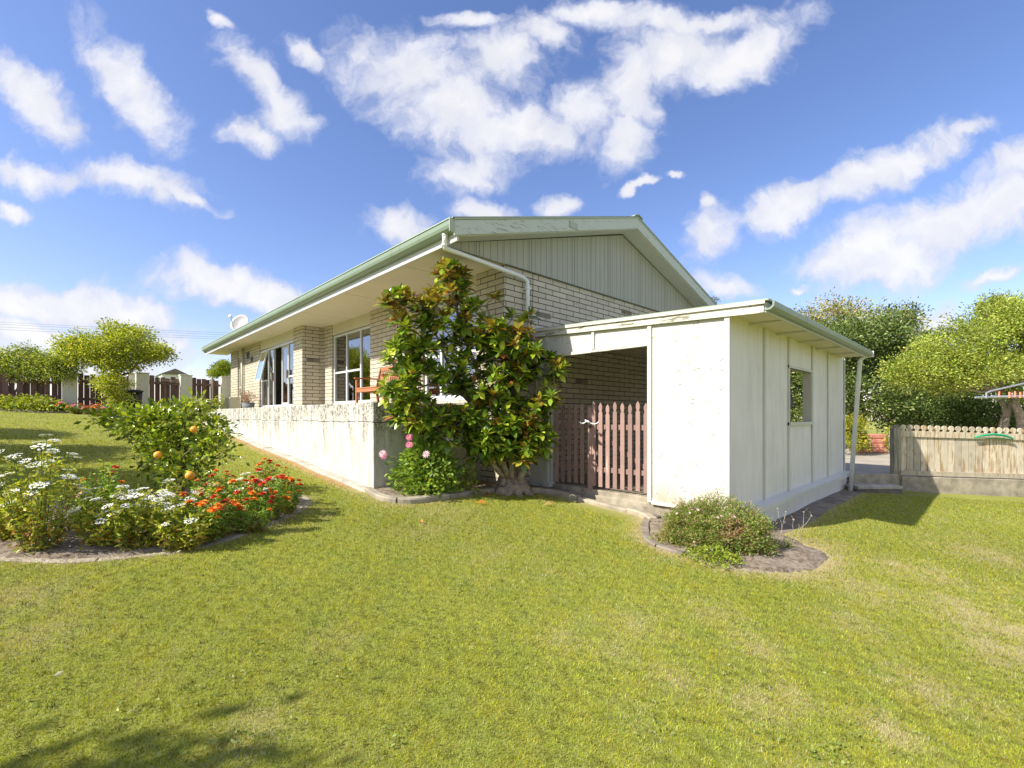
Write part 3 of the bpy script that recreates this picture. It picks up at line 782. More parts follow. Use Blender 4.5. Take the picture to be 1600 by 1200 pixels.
    g = MB(); g.prism(prof, 'y', 5.30, 22.32); gu = g.build('gutter', M['gutter'], house)
    l = MB(); l.prism([(3.842,2.775),(3.878,2.775),(3.878,2.79),(3.842,2.79)], 'y', 5.30, 22.32); l.build('lip', M['gutter_top'], gu)
    l = MB(); l.prism([(3.84,2.60),(3.99,2.60),(3.99,2.79),(3.84,2.79)], 'y', 5.285, 5.30); l.build('stop_end', M['gutter_top'], gu)
    g = MB(); g.prism([(17.5-x, z) for x, z in prof][::-1], 'y', 5.30, 22.32); g.build('gutter', M['gutter'], house)
    # downpipe: drops, runs under the eave to the gable wall, then down behind the porch roof
    d = MB(); d.tube([(3.93,5.52,2.66),(3.93,5.54,2.47)], .037, 12)
    d.tube([(3.93,5.54,2.49),(3.95,5.56,2.455),(4.3,5.57,2.44),(5.55,5.60,2.385),(5.66,5.61,2.37),(5.73,5.62,2.33),(5.74,5.62,2.26),(5.74,5.62,1.48)], .036, 12)
    dp = d.build('downpipe', M['pvc'], house, shade=True)
    for z in (2.2, 1.75): b = MB(); b.box(5.69, 5.79, 5.575, 5.70, z, z+.02); b.build('bracket', M['pvc'], dp)
    b = MB(); b.tube([(3.93,5.52,2.61),(3.93,5.52,2.64)], .045, 12); b.build('collar', M['pvc'], dp); b = MB(); b.tube([(3.93,5.54,2.47),(3.93,5.54,2.50)], .043, 12); b.build('collar', M['pvc'], dp)
    d = MB(); d.tube([(4.62,19.4,2.5),(4.62,19.4,-.1)], .045, 10); d.build('downpipe', M['header'], house, shade=True)
    # cable running down the gable bricks
    d = MB(); d.tube([(5.95,5.69,2.62),(5.952,5.692,2.3),(5.94,5.692,2.0),(5.92,5.692,1.5)], .004, 5); d.build('cable', M['cable'], house)
    # slotted vent bricks
    def vent(x, z): 
        v = MB(); 
        for k in range(3): v.box(x, x+.39, 5.688, 5.699, z+.004+k*.031, z+.026+k*.031)
        return v.build('vent', M['concrete_dark'], house)
    for px, py in ((849,492),(979,488)):
        t = (px-800)/F; ww = GY/(FY+RY*t); vent(ww*(FX+RX*t)-.2, (650-py)/F*ww-.05)
    t = (909-800)/F; ww = GY/(FY+RY*t); vent(ww*(FX+RX*t)-.2, (650-595)/F*ww-.05)
    v = MB()
    for k in range(3): v.box(4.80, 5.18, 13.408, 13.419, 1.54+k*.033, 1.565+k*.033)
    v.build('vent', M['concrete_dark'], house)
    v = MB(); v.box(3.45+1.25, 5.2, 13.40, 13.42, ZS-.002, ZS-.001)
house_build()
def window(x, y0, y1, z0, z1, mull, rails, name='window', par=house, depth=.07, fw=.055):
    """mull: list of y for uprights; rails: list of (ya, yb, z). Panes between uprights."""
    f = MB()
    f.box(x, x+depth, y0, y0+fw, z0, z1); f.box(x, x+depth, y1-fw, y1, z0, z1)
    f.box(x, x+depth, y0+fw, y1-fw, z0, z0+fw); f.box(x, x+depth, y0+fw, y1-fw, z1-fw, z1)
    for m in mull: f.box(x+.003, x+depth-.003, m-.03, m+.03, z0+fw, z1-fw)
    for a, b, z in rails: f.box(x+.006, x+depth-.006, a+.03, b-.03, z-.025, z+.025)
    fo = f.build(name, M['frame'], par)
    ys = [y0+.03]+sorted(mull)+[y1-.03]
    for a, b in zip(ys, ys[1:]):
        zz = sorted([z for (ra, rb, z) in rails if ra < (a+b)/2 < rb])
        zs = [z0+.03]+zz+[z1-.03]
        for c, d in zip(zs, zs[1:]):
            g = MB(); g.box(x+.03, x+.036, a+.028, b-.028, c+.024, d-.024); g.build('pane', M['glass'], fo)
    s = MB(); s.box(x-.06, x+depth, y0-.03, y1+.03, z0-.05, z0-.002); s.build('sill', M['frame'], fo)
    return fo
w1 = window(5.32, 10.51, 12.78, .345, 2.23, [11.14, 11.97], [(11.17,12.72,1.19)])
w3 = window(5.32, 6.47, 8.18, .345, 2.23, [7.05, 7.62], [(6.5,7.02,1.19),(7.65,8.1,1.19)])
w4 = window(4.74, 19.87, 20.33, .72, 2.23, [], [(19.8,20.4,1.1)])
# open sliding door set
sd = window(4.74, 14.15, 17.45, .30, 2.23, [14.75, 16.15, 16.70], [(14.1,14.75,1.19),(16.7,17.5,1.19)], 'sliding_door')
for o in list(sd.children):
    if o.name.startswith('pane'):
        cx = sum(v.co.y for v in o.data.vertices)/len(o.data.vertices)
        cz = sum(v.co.z for v in o.data.vertices)/len(o.data.vertices)
        if 14.8 < cx < 16.1 or (cx > 16.7 and cz > 1.2): bpy.data.objects.remove(o)
def sash():
    # the top-hung sash pushed outwards
    y0, y1, zt, zb = 16.74, 17.40, 2.17, 1.20; ox = .20
    s = MB(); a = lambda y, z: (4.73-ox*(zt-z)/(zt-zb), y, z)
    for p, q in ((a(y0,zt),a(y1,zt)),(a(y0,zb),a(y1,zb)),(a(y0+.02,zt),a(y0+.02,zb)),(a(y1-.02,zt),a(y1-.02,zb))): s.bar(p, q, .045, .04)
    so_ = s.build('open_sash', M['frame'], sd)
    g = MB(); p = [a(y0+.03,zt-.02), a(y1-.03,zt-.02), a(y1-.03,zb+.02), a(y0+.03,zb+.02)]
    g.add(p+[(x-.005,y,z) for x,y,z in p], [(0,1,2,3),(7,6,5,4),(0,4,5,1),(1,5,6,2),(2,6,7,3),(3,7,4,0)]); g.build('pane', M['glass'], so_)
    h = MB(); h.box(4.68, 4.74, 16.13, 16.17, 1.15, 1.4); h.build('handle', M['concrete_dark'], sd); h = MB(); h.box(4.69, 4.74, 14.74, 14.77, 1.15, 1.4); h.build('handle', M['concrete_dark'], sd)
    # sliding leaf behind the middle frame, half open
    g = MB(); g.box(4.83, 4.87, 14.80, 14.86, .36, 2.18); g.box(4.83, 4.87, 15.55, 15.61, .36, 2.18); g.box(4.83, 4.87, 14.86, 15.55, .36, .42); g.box(4.83, 4.87, 14.86, 15.55, 2.12, 2.18)
    lf = g.build('sliding_leaf', M['frame'], sd); g = MB(); g.box(4.847, 4.853, 14.86, 15.55, .42, 2.12); g.build('pane', M['glass'], lf)
sash()
def curtain(x, y0, y1, z0, z1):
    m = MB(); n = 40; vs = []
    for i in range(n+1):
        y = y0+(y1-y0)*i/n; o = .03*math.sin(i*1.3)
        vs += [(x+o, y, z0), (x+o, y, z1), (x+o+.01, y, z0), (x+o+.01, y, z1)]
    fs = []
    for i in range(n): a = i*4; fs += [(a,a+4,a+5,a+1),(a+2,a+3,a+7,a+6)]
    m.add(vs, fs); o = m.build('curtain', M['curtain']); return o
tag(curtain(5.5, 12.2, 12.75, .3, 2.3), 'drawn back cream curtain inside the tall window beside the bench', 'curtain')
tag(curtain(5.5, 6.5, 6.8, .3, 2.3), 'cream curtain inside the window behind the glossy shrub', 'curtain')

# ------------------------------------------------------------------ terrace
def terrace():
    t = empty('retaining_wall', (3.3, 12, -.8), 'roughcast white terrace wall streaked with black mildew and cracks', 'wall')
    w = MB(); w.box(3.21, 3.39, 6.30, 17.5, -1.7, .205); w.build('front_wall', M['terrace'], t, bevel=.012)
    w = MB(); w.box(3.39, 5.268, 6.302, 6.48, -1.9, .203); w.build('end_wall', M['terrace'], t, bevel=.012)
    w = MB(); w.box(3.39, 4.688, 17.32, 17.498, -1.5, .203); w.build('end_wall', M['terrace'], t, bevel=.012)
    p = MB(); p.box(3.39, 5.268, 6.48, 13.42, -1.0, .17); p.box(3.39, 4.688, 13.42, 17.32, -1.0, .17)
    tag(p.build('patio', M['ground_paver']), kind='structure')
terrace()

# ------------------------------------------------------------------ lean-to porch
XL = 5.86; YL = 2.287
porch = empty('porch_lean_to', (9.0, 4.0, -1.2), 'cream and pale green panelled lean-to porch joined to the brick gable end', 'porch')
def roofz(y): return 1.335+(y-1.84)*.0415
def lean_to():
    zt = roofz(YL)-.06
    p = MB(); p.box(XL, XL+.05, YL+.012, 3.36, -1.21, 1.33); p.build('front_panel', M['plaster'], porch)
    h = MB(); h.prism([(3.36,1.0),(GY-.005,1.0),(GY-.005,roofz(GY)-.07),(3.36,roofz(3.36)-.07)], 'x', XL+.001, XL+.049); h.build('header_panel', M['plaster'], porch)
    l = MB(); l.box(XL+.001, XL+.049, GY-.42, GY-.005, -1.3, 1.0); l.build('side_panel', M['shade_board'], porch)
    # cover battens on the front
    for y0, y1, z0 in ((YL-.035, YL+.03, -1.22), (3.31, 3.37, -1.20), (4.28, 4.33, 1.03), (5.23, 5.31, -1.19)):
        b = MB(); b.box(XL-.028, XL-.001, y0, y1, z0, roofz((y0+y1)/2)-.09 if z0 < 0 else roofz(4.3)-.09); b.build('batten', M['trim'], porch, bevel=.003)
    b = MB(); b.box(XL-.03, XL+.02, YL+.03, 3.31, -1.225, -1.18); b.build('bottom_rail', M['trim'], porch)
    b = MB(); b.box(XL-.018, XL+.06, 3.37, 5.23, .985, 1.03); b.build('lintel', M['peel'], porch)
    for ya, yb in ((5.22,5.32),(3.28,3.37)): b = MB(); b.box(XL+.05, XL+.14, ya, yb, -1.15, 1.0); b.build('post', M['trim'], porch)
    b = MB(); b.box(XL-.04, XL+.12, 5.19, 5.36, -1.20, -1.12); b.build('post_foot', M['trim'], porch)
    # sloping front fascia in two laps
    f = MB(); f.prism([(1.86,roofz(1.86)-.135),(GY-.01,roofz(GY)-.12),(GY-.01,roofz(GY)-.02),(1.86,roofz(1.86)-.02)], 'x', XL-.05, XL-.029); f.build('fascia', M['peel'], porch)
    f = MB(); f.prism([(1.84,roofz(1.84)-.035),(GY-.01,roofz(GY)-.035),(GY-.01,roofz(GY)+.005),(1.84,roofz(1.84)+.005)], 'x', XL-.075, XL-.051); f.build('flashing', M['white'], porch)
    # roof sheet
    r = MB(); r.prism([(1.80,roofz(1.8)),(GY-.005,roofz(GY)),(GY-.005,roofz(GY)+.02),(1.80,roofz(1.8)+.02)], 'x', XL-.07, 11.96); r.build('roof', M['roof'], porch)
    c = MB(); c.prism([(YL+.05,roofz(YL)-.10),(GY-.005,roofz(GY)-.10),(GY-.005,roofz(GY)-.085),(YL+.05,roofz(YL)-.085)], 'x', XL+.06, 11.9); c.build('ceiling', M['soffit'], porch)
    e = MB(); e.prism([(1.86,roofz(1.86)-.10),(YL+.0,roofz(YL)-.10),(YL+.0,roofz(YL)-.085),(1.86,roofz(1.86)-.085)], 'x', XL-.028, 11.94); e.build('eave_soffit', M['soffit'], porch)
    for x in (6.6, 7.7, 8.8, 9.9, 11.0):
        b = MB(); b.box(x, x+.03, 1.87, YL-.002, roofz(1.9)-.118, roofz(1.9)-.101); b.build('rafter_strip', M['trim'], porch)
    # gutter along the low edge
    zz = roofz(1.84)
    g = MB(); g.prism([(1.855,zz-.11),(1.79,zz-.105),(1.755,zz-.075),(1.745,zz-.02),(1.755,zz-.005),(1.768,zz-.015),(1.772,zz-.06),(1.80,zz-.085),(1.855,zz-.085)], 'x', XL-.04, 11.95)
    gu = g.build('gutter', M['gutter'], porch)
    g = MB(); g.box(11.95, 11.97, 1.735, 1.865, zz-.115, zz+.005); g.box(11.97, 12.06, 1.75, 1.85, zz-.11, zz-.01); g.build('stop_end', M['pvc'], gu)
    g = MB(); g.prism([(1.84,zz-.13),(1.87,zz-.13),(1.87,zz-.01),(1.84,zz-.01)], 'x', XL-.028, 11.94); g.build('fascia', M['trim'], porch)
    # downpipe leaning down to the ground
    d = MB(); gb = G(1325, 768); d.tube([(11.86,1.86,zz-.09),(11.87,1.95,zz-.18),(11.73,2.09,-1.58)], .042, 12); dp = d.build('downpipe', M['pvc'], porch, shade=True)
    d = MB(); d.tube([(11.73,2.09,-1.56),(11.73,2.09,-1.68)], .07, 10); d.build('clay_socket', M['pink_block'], dp)
    # side wall: boards with a window opening
    zt = roofz(YL)-.087; x0, x1 = XL+.002, 12.12; wx0, wx1, wz0, wz1 = 8.27, 9.58, -.10, .77
    s = MB()
    s.box(x0, wx0, YL, YL+.03, -1.2, zt); s.box(wx1, x1, YL, YL+.03, -1.2, zt); s.box(wx0, wx1, YL, YL+.03, -1.2, wz0); s.box(wx0, wx1, YL, YL+.03, wz1, zt)
    s.build('side_wall', M['shade_board'], porch)
    for x in (7.12, 8.24, 9.60, 10.72, 12.14):
        b = MB()
        b.box(x, x+.055, YL-.024, YL-.001, -1.195, zt-.02); b.build('batten', M['trim'], porch)
    f = MB()
    f.box(wx0-.03, wx1+.03, YL-.05, YL+.12, wz0-.05, wz0); f.box(wx0-.03, wx1+.03, YL-.03, YL+.12, wz1, wz1+.04)
    f.box(wx0-.02, wx0+.02, YL-.018, YL+.12, wz0, wz1); f.box(wx1-.02, wx1+.02, YL-.018, YL+.12, wz0, wz1)
    f.build('window_frame', M['trim'], porch)
    b = MB(); b.box(x0+.05, 12.1, YL+.031, YL+.12, -1.15, -1.06); b.box(12.0, 12.1, YL+.031, YL+.13, -1.06, zt); b.box(12.0, 12.1, 5.5, 5.6, -1.15, 1.4); b.box(12.0, 12.1, YL+.13, 5.6, 1.02, 1.25); b.build('frame_timber', M['trim'], porch)
    b = MB(); b.box(12.181, 12.2, YL-.01, YL+.04, -1.2, -.1); b.build('corner_pipe', M['black'], porch)
    # plinth: sloping sill, then the painted base
    p = MB(); p.prism([(YL-.002,-1.19),(YL-.15,-1.215),(YL-.15,-1.28),(YL-.10,-1.285),(YL+.2,-1.285),(YL+.2,-1.19)], 'x', XL+.35, 12.28); p.build('sill', M['frame'], porch)
    p = MB(); p.box(XL+.1, 12.25, YL-.07, YL+.2, -1.42, -1.286); p.box(XL+.1, 12.245, YL-.06, YL+.19, -1.85, -1.42); p.build('base_wall', M['shade_board'], porch)
    # concrete floor under it all
    f = MB(); f.box(XL+.05, 12.2, YL+.21, GY-.003, -1.9, -1.15); f.box(XL+.02, XL+.05, YL+.02, GY-.003, -1.9, -1.226); f.build('floor_slab', M['concrete'], porch, bevel=.01)
lean_to()
def gate(name, label, hx, hy, ex, ey, n, braces, z0=-1.10):
    g = empty(name, (hx, hy, z0), label, 'gate', 'picket gates across the porch opening')
    a = Vector((hx, hy, 0)); b = Vector((ex, ey, 0)); d = (b-a); L = d.length; d.normalize(); nn = Vector((-d.y, d.x, 0))
    if nn.x > 0: nn = -nn
    for z in (z0+.27, z0+.93):
        m = MB(); m.bar(a+Vector((0,0,z))-nn*.012, b+Vector((0,0,z))-nn*.012, .022, .075); m.build('rail', M['gate_red'], g)
    if braces:
        m = MB(); m.bar(a+d*.03+Vector((0,0,z0+.3))-nn*.035, b-d*.03+Vector((0,0,z0+.9))-nn*.035, .02, .06); m.build('brace', M['gate_red'], g)
    for i in range(n):
        t = (i+.5)/n; c = a+d*L*t+nn*.011; w = .033; H = 1.30+.02*math.sin(i*2.1); dz = random.uniform(-.012,.012)
        prof = [(-w,0),(w,0),(w,H-.16),(w*.55,H-.145),(w*.75,H-.12),(w*.95,H-.085),(w*.8,H-.045),(0,H),(-w*.8,H-.045),(-w*.95,H-.085),(-w*.75,H-.12),(-w*.55,H-.145),(-w,H-.16)]
        vs = []
        for s in (0, .02):
            for px, pz in prof: vs.append(c+d*px+nn*s+Vector((0,0,z0+pz+dz)))
        k = len(prof); m = MB(); m.add(vs, [tuple(range(k)), tuple(range(k,2*k))[::-1]]+[(j,k+j,k+(j+1)%k,(j+1)%k) for j in range(k)])
        m.build('picket', M['gate_red'], g)
    return g, d, nn, b
gate('garden_gate', 'shaded left leaf of red brown picket gate beside the glossy shrub', 5.95, 5.19, 6.18, 4.42, 7, False)
gr, gd, gn, ge = gate('garden_gate', 'sunlit right leaf of red brown picket gate against the white panel', 6.02, 3.42, 5.92, 4.40, 8, True)
m = MB(); m.bar(ge+gn*.02+Vector((0,0,-1.16)), ge+gn*.02+Vector((0,0,.14)), .06, .045, up=(1,0,0)); m.build('stile', M['gate_red'], gr)
def latch():
    c = P(920, 661, 7.05); m = MB()
    m.tube([P(905,658,7.1),P(908,662,7.06),P(913,661,7.04),P(918,657,7.03),P(922,661,7.02),P(928,663,7.01),P(934,661,7.0),P(936,657,7.0)], [.005,.010,.009,.009,.011,.010,.009,.004], 8)
    m.tube([P(914,656,7.0),P(918,659,7.0),P(922,661,7.0)], [.008,.013,.008], 8)
    o = m.build('gate_handle', M['pvc'], gr, shade=True)
    h = MB(); p = ge+gn*.06
    m = MB(); m.tube([p+Vector((0,0,-.05)),p+Vector((.01,-.05,-.12)),p+Vector((0,-.02,-.2)),p+Vector((0,0,-.15))], .008, 6); m.build('chain_loop', M['black'], gr)
latch()
# cloth seen through the opening in the side wall
def hanging():
    m = MB(); n = 12; vs = []
    for i in range(n+1):
        for j in range(9):
            y = 2.95+i*.025+.02*math.sin(j*.8); z = .75-j*.075-.01*i*(j > 6); vs.append((10.9+.03*math.sin(i*1.4+j*.3), y, z))
    fs = [(i*9+j, (i+1)*9+j, (i+1)*9+j+1, i*9+j+1) for i in range(n) for j in range(8)]
    m.add(vs, fs); o = m.build('hanging_cloth', M['cloth'], shade=True); s = o.modifiers.new('s','SOLIDIFY'); s.thickness = .006
    tag(o, 'crumpled white cloth hanging inside the porch behind the side opening', 'cloth')
hanging()

# ------------------------------------------------------------------ things on the terrace
def bench():
    z0 = .17; ya, yb = 8.36, 9.55; b = empty('garden_bench', (4.75, 8.95, z0), 'orange brown slatted timber bench against the brick wall on the terrace', 'bench')
    for y in (ya, yb):
        m = MB(); m.bar((4.48,y,z0),(4.48,y,z0+.62), .05, .05, up=(0,1,0)); m.build('leg', M['bench'], b, bevel=.004)
        m = MB(); m.bar((5.0,y,z0),(4.94,y,z0+.42), .05, .05, up=(0,1,0)); m.bar((4.94,y,z0+.42),(5.05,y,z0+.90), .05, .045, up=(0,1,0)); m.build('leg', M['bench'], b, bevel=.004)
        m = MB(); m.bar((4.42,y,z0+.645),(5.0,y,z0+.655), .055, .03); m.build('armrest', M['bench'], b, bevel=.006)
    m = MB(); m.box(4.46, 4.50, ya, yb, z0+.34, z0+.41); m.box(4.94, 4.98, ya, yb, z0+.34, z0+.41)
    for y in (ya, yb): m.box(4.50, 4.94, y-.015, y+.015, z0+.34, z0+.405)
    m.build('seat_frame', M['bench'], b)
    for i in range(6):
        m = MB(); x = 4.45+i*.085; m.box(x, x+.065, ya-.02, yb+.02, z0+.413, z0+.435); m.build('seat_slat', M['bench'], b)
    m = MB(); m.bar((5.045,ya,z0+.87),(5.045,yb,z0+.87), .035, .07, up=(0,0,1)); m.bar((4.96,ya,z0+.50),(4.96,yb,z0+.50), .03, .05); m.build('back_rail', M['bench'], b)
    for i in range(13):
        y = ya+.07+i*(yb-ya-.14)/12; m = MB(); m.bar((4.965,y,z0+.51),(5.04,y,z0+.85), .042, .014, up=(1,0,0)); m.build('back_slat', M['bench'], b)
bench()
def heat_pump():
    h = empty('heat_pump', (4.2, 18.2, 0), 'beige heat pump unit at the far end of the terrace', 'heat pump')
    p = P(364, 626, 16.6); x, y = p.x, p.y; z = -.05+.1
    m = MB(); m.box(x-.18, x+.14, y-.38, y+.38, z, z+.62); m.build('casing', M['header'], h, bevel=.01)
    m = MB()
    for k in range(16): m.box(x-.192, x-.181, y-.34, y+.16, z+.06+k*.033, z+.07+k*.033)
    m.build('grille', M['concrete'], h)
    m = MB()
    for yy in (y-.3, y+.3): m.box(x-.16, x+.12, yy-.03, yy+.03, -.6, z)
    m.build('stand', M['concrete'], h)
heat_pump()
def dead_plant():
    c = P(388, 634, 15.6); z = .17; r = empty('potted_plant', (c.x, c.y, z), 'dried brown pink potted plant on the terrace ledge', 'potted plant')
    m = MB(); m.tube([(c.x,c.y,z),(c.x,c.y,z+.26),(c.x,c.y,z+.28),(c.x,c.y,z+.24)], [.15,.2,.21,.18], 14); m.build('pot', M['terracotta'], r, shade=True)
    m = MB()
    for _ in range(40):
        a = random.uniform(0,6.28); e = Vector((c.x+math.cos(a)*random.uniform(.1,.34), c.y+math.sin(a)*random.uniform(.1,.34), z+random.uniform(.4,.72)))
        m.tube(wob((c.x,c.y,z+.2), e, 3, .04), [.006,.004,.003,.002], 4)
    m.build('stems', M['bench'], r)
    n = 500; p = np.array([c.x,c.y,z+.5])+rng.normal(0,1,(n,3))*np.array([.17,.17,.12])
    V,T,C = leaf_arrays(p, rng.normal(0,1,(n,3)), rng.uniform(.03,.07,n), .018, pick_cols(n, [(.36,.20,.14),(.42,.28,.2),(.25,.13,.09)], [1,1,1]))
    raw_mesh('dry_leaves', V, T, C, M['leaf'], r)
dead_plant()
def butterflies():
    for i, (px, py, s) in enumerate(((388,556,.20),(394,562,.14))):
        x = X2-.02; t = (px-800)/F; w = X2/(FX+RX*t); y = w*(FY+RY*t); z = (650-py)/F*w
        m = MB()
        for sg in (-1, 1):
            m.prism([(y, z-.02*s),(y+sg*s*.5, z+s*.75),(y+sg*s*1.0, z+s*.55),(y+sg*s*.85, z+s*.1),(y+sg*s*.6,z-s*.1),(y+sg*s*.65,z-s*.55),(y+sg*s*.2,z-s*.6)][::sg], 'x', x-.008, x)
        m.tube([(x-.012,y,z-.5*s),(x-.012,y,z+.6*s)], .008, 6)
        o = m.build('wall_ornament', M['black']); tag(o, ['large dark metal butterfly on the cream bricks under the eave', 'small dark metal butterfly below the larger one on the bricks'][i], 'wall ornament', 'metal butterflies on the brick wall')
butterflies()
def dish():
    c = P(374, 504, 17.9); r = empty('satellite_dish', (c.x, c.y, c.z-.4), 'grey satellite dish on the roof edge at the far end of the house', 'satellite dish')
    ax = (Vector((-.62,-.55,.40))).normalized(); s = ax.cross(Vector((0,0,1))).normalized(); t = s.cross(ax)
    m = MB(); R = .38; n = 28; rings = 6; vs = []; fs = []
    for side in (0, .012):
        vs.append(c-ax*(.09+side))
        for i in range(1, rings+1):
            rr = R*i/rings
            for j in range(n):
                a = 2*math.pi*j/n; vs.append(c+s*math.cos(a)*rr*.92+t*math.sin(a)*rr+ax*(.10*(i/rings)**2-.09-side))
        b = (0 if side == 0 else 1+rings*n)
        for j in range(n): fs.append((b, b+1+j, b+1+(j+1)%n))
        for i in range(rings-1):
            for j in range(n): a0 = b+1+i*n; fs.append((a0+j, a0+n+j, a0+n+(j+1)%n, a0+(j+1)%n))
    b0 = 1+(rings-1)*n; b1 = 1+rings*n+1+(rings-1)*n
    for j in range(n): fs.append((b0+j, b1+j, b1+(j+1)%n, b0+(j+1)%n))
    m.add(vs, fs); m.build('reflector', M['dish'], r, shade=True)
    m = MB(); f = c+ax*.48-t*.10
    m.tube([c-t*.36-ax*.05, c-t*.40+ax*.15, f], .014, 6); m.tube([f-ax*.05, f+ax*.08], .035, 8); m.build('feed_arm', M['metal'], r)
    m = MB(); base = Vector((c.x+.15, c.y+.1, 2.9)); m.tube([c-ax*.1, c-ax*.16-t*.1, base], .022, 7); m.build('mount', M['metal'], r)
dish()
def power_lines():
    for i, (ya, yb) in enumerate(((496,514),(499,517),(503,520.5),(507,523))):
        a = P(-300, ya-10+i*.5, 34+i*.2); b = P(620, yb+16, 40+i*.2); pts = []
        for k in range(25):
            t = k/24; p = a.lerp(b, t); p.z -= .35*4*t*(1-t)*(.5+.0*i); pts.append(p)
        m = MB(); m.tube(pts, .008, 5); o = m.build('power_line', M['cable'])
        tag(o, ['topmost thin overhead wire crossing behind the left trees', 'second overhead wire from the top', 'third overhead wire from the top', 'lowest overhead wire, passing just under the satellite dish'][i], 'wire', 'overhead power lines')
power_lines()

# ------------------------------------------------------------------ left boundary: pillars, fences, gate
FYY = 21.9
def px_at_Y(px, Y): 
    t = (px-800)/F; w = Y/(FY+RY*t); return Vector((w*(FX+RX*t), Y, w))
def left_fence():
    posts = [(-60,'pale pillar at the far left behind the leafy shrub'),(109,'pale block pillar between the brown fence boards left of the round tree'),(209,'narrow pale pillar beside the black bin'),(222,'pale block pillar at the left side of the brown gate'),(290,'pale block pillar at the right side of the brown gate'),(353,'pale block pillar touching the far end of the house')]
    xs = []
    for px, lab in posts:
        p = px_at_Y(px, FYY); xs.append(p.x); zt = 1.57 if px > 150 else 1.5; g0 = float(gz(p.x, FYY))
        r = empty('gate_pillar', (p.x, FYY, g0), lab, 'pillar', 'pale block pillars of the back boundary')
        wd = .19 if px != 209 else .14; dy = 0 if px != 209 else .5
        m = MB(); m.box(p.x-wd, p.x+wd, FYY-.19+dy, FYY+.19+dy, g0-.3, zt); m.build('shaft', M['pillar'], r, bevel=.015)
        m = MB(); m.box(p.x-wd-.02, p.x+wd+.02, FYY-.21+dy, FYY+.21+dy, zt+.001, zt+.04); m.build('cap', M['pillar'], r, bevel=.01)
    def run(name, label, x0, x1, zt, cat='fence', gap=.012, doubled=True, mat='fence_brown', group=None):
        g0 = float(gz((x0+x1)/2, FYY)); r = empty(name, ((x0+x1)/2, FYY, g0), label, cat, group)
        m = MB()
        for z in (g0+.35, zt-.3): m.box(x0, x1, FYY-.02, FYY+.03, z, z+.09)
        m.build('rail', M[mat], r)
        x = x0+.01; k = 0
        while x < x1-.05:
            w = random.uniform(.13,.155); side = k % 2
            if x+w > x1: w = x1-x
            y0 = FYY-.045 if side == 0 else FYY+.032
            z1 = zt+random.uniform(-.03,.03)-(.04 if side else 0)
            m = MB(); m.box(x, x+w, y0, y0+.022, g0+.05+random.uniform(0,.04), z1); m.build('board', M[mat], r)
            x += w+(gap if k % 5 else .035)*random.uniform(.2,1.8); k += 1
    run('timber_fence', 'dark brown paling fence behind the leafy shrubs at the far left', xs[0]+.2, xs[1]-.2, 1.38)
    run('timber_fence', 'dark brown paling fence between the pillars behind the round tree', xs[1]+.2, xs[2]-.15, 1.46)
    run('timber_gate', 'brown paling gate with a gappy lattice top between two pale pillars', xs[3]+.2, xs[4]-.2, 1.5, 'gate')
    run('timber_fence', 'brown paling fence between the gate and the house', xs[4]+.2, xs[5]-.2, 1.5)
    m = MB(); x = px_at_Y(331, FYY).x; m.box(x-.03, x+.03, FYY-.10, FYY-.05, 0, 1.6)
    tag(m.build('fence_stake', M['header']), 'thin pale yellow stake in front of the brown paling fence by the house', 'stake')
    m = MB()
    for k in range(6): m.tube(wob((xs[3]+.2, FYY-.08, 1.25+k*.05), (xs[4]-.2, FYY-.08, 1.3+random.uniform(-.1,.12)), 8, .04), .009, 4)
    tag(m.build('dry_vine', M['bark_pale']), 'dry bare vine stems strung across the top of the brown gate', 'vine')
left_fence()
def bin_():
    p = G(208, 648); p = px_at_Y(207, 20.9); z = float(gz(p.x, 20.9)); r = empty('rubbish_bin', (p.x, 20.9, z), 'black plastic bin beside the pale pillar', 'bin')
    m = MB(); m.tube([(p.x,20.9,z),(p.x,20.9,z+.75)], [.22,.28], 16); m.build('body', M['black'], r, shade=True)
    m = MB(); m.tube([(p.x,20.9,z+.755),(p.x,20.9,z+.79),(p.x,20.9,z+.83)], [.31,.31,.2], 16); m.build('lid', M['black'], r)
bin_()
# a hill roof far beyond the gate
def far_roof():
    p = P(268, 579, 60); r = empty('neighbour_house', (p.x, p.y, -3), 'small grey roof far beyond the brown gate', 'house')
    m = MB(); m.prism([(-1.5,0),(1.5,0),(0,.75)], 'y', -3, 3)
    ro = m.build('roof', M['concrete_dark'], r, loc=(0,0,0)); ro.location = (0,0,0); ro.parent = r; ro.location = (0,0,p.z+3-.7)
    m = MB(); m.box(-1.3,1.3,-2.8,2.8,0,p.z+3-.71); wo = m.build('wall', M['pillar']); wo.parent = r
far_roof()

# ------------------------------------------------------------------ leaves and plants
LG = [(.30,.38,.04),(.42,.46,.055),(.16,.22,.03),(.54,.54,.09)]
def B(px, py, w, rpx, rpy, dep=None):
    r = rpx*w/F; return (P(px, py, w), (r, dep or r, rpy*w/F))
tree('round_tree', 'round crowned bright green tree in front of the brown fence', 'tree', (lambda p: (p.x,p.y,float(gz(p.x,p.y))))(P(181,640,15.6)), P(181,590,15.6), .09,
     [B(150,550,15.4,34,22),B(198,532,15.6,36,22),B(226,550,15.6,28,18),B(122,540,15.5,20,13),B(185,565,15.6,42,15),B(180,516,15.7,18,8),B(112,556,15.3,12,11),B(250,555,15.6,9,8)],
     520, 34, .085, .5, LG, [3,4,1.5,1.4], clump_r=.17)
tree('shrub', 'tall narrow yellow green shrub under the round tree beside the bin', 'shrub', (lambda p: (p.x,p.y,float(gz(p.x,p.y))))(P(180,650,15.0)), P(180,620,15.0), .04,
     [B(180,600,15.0,20,18),B(182,625,15.0,15,22),B(165,598,15.0,14,12)], 140, 26, .07, .5, LG, [3,3,1,2.2], clump_r=.12)
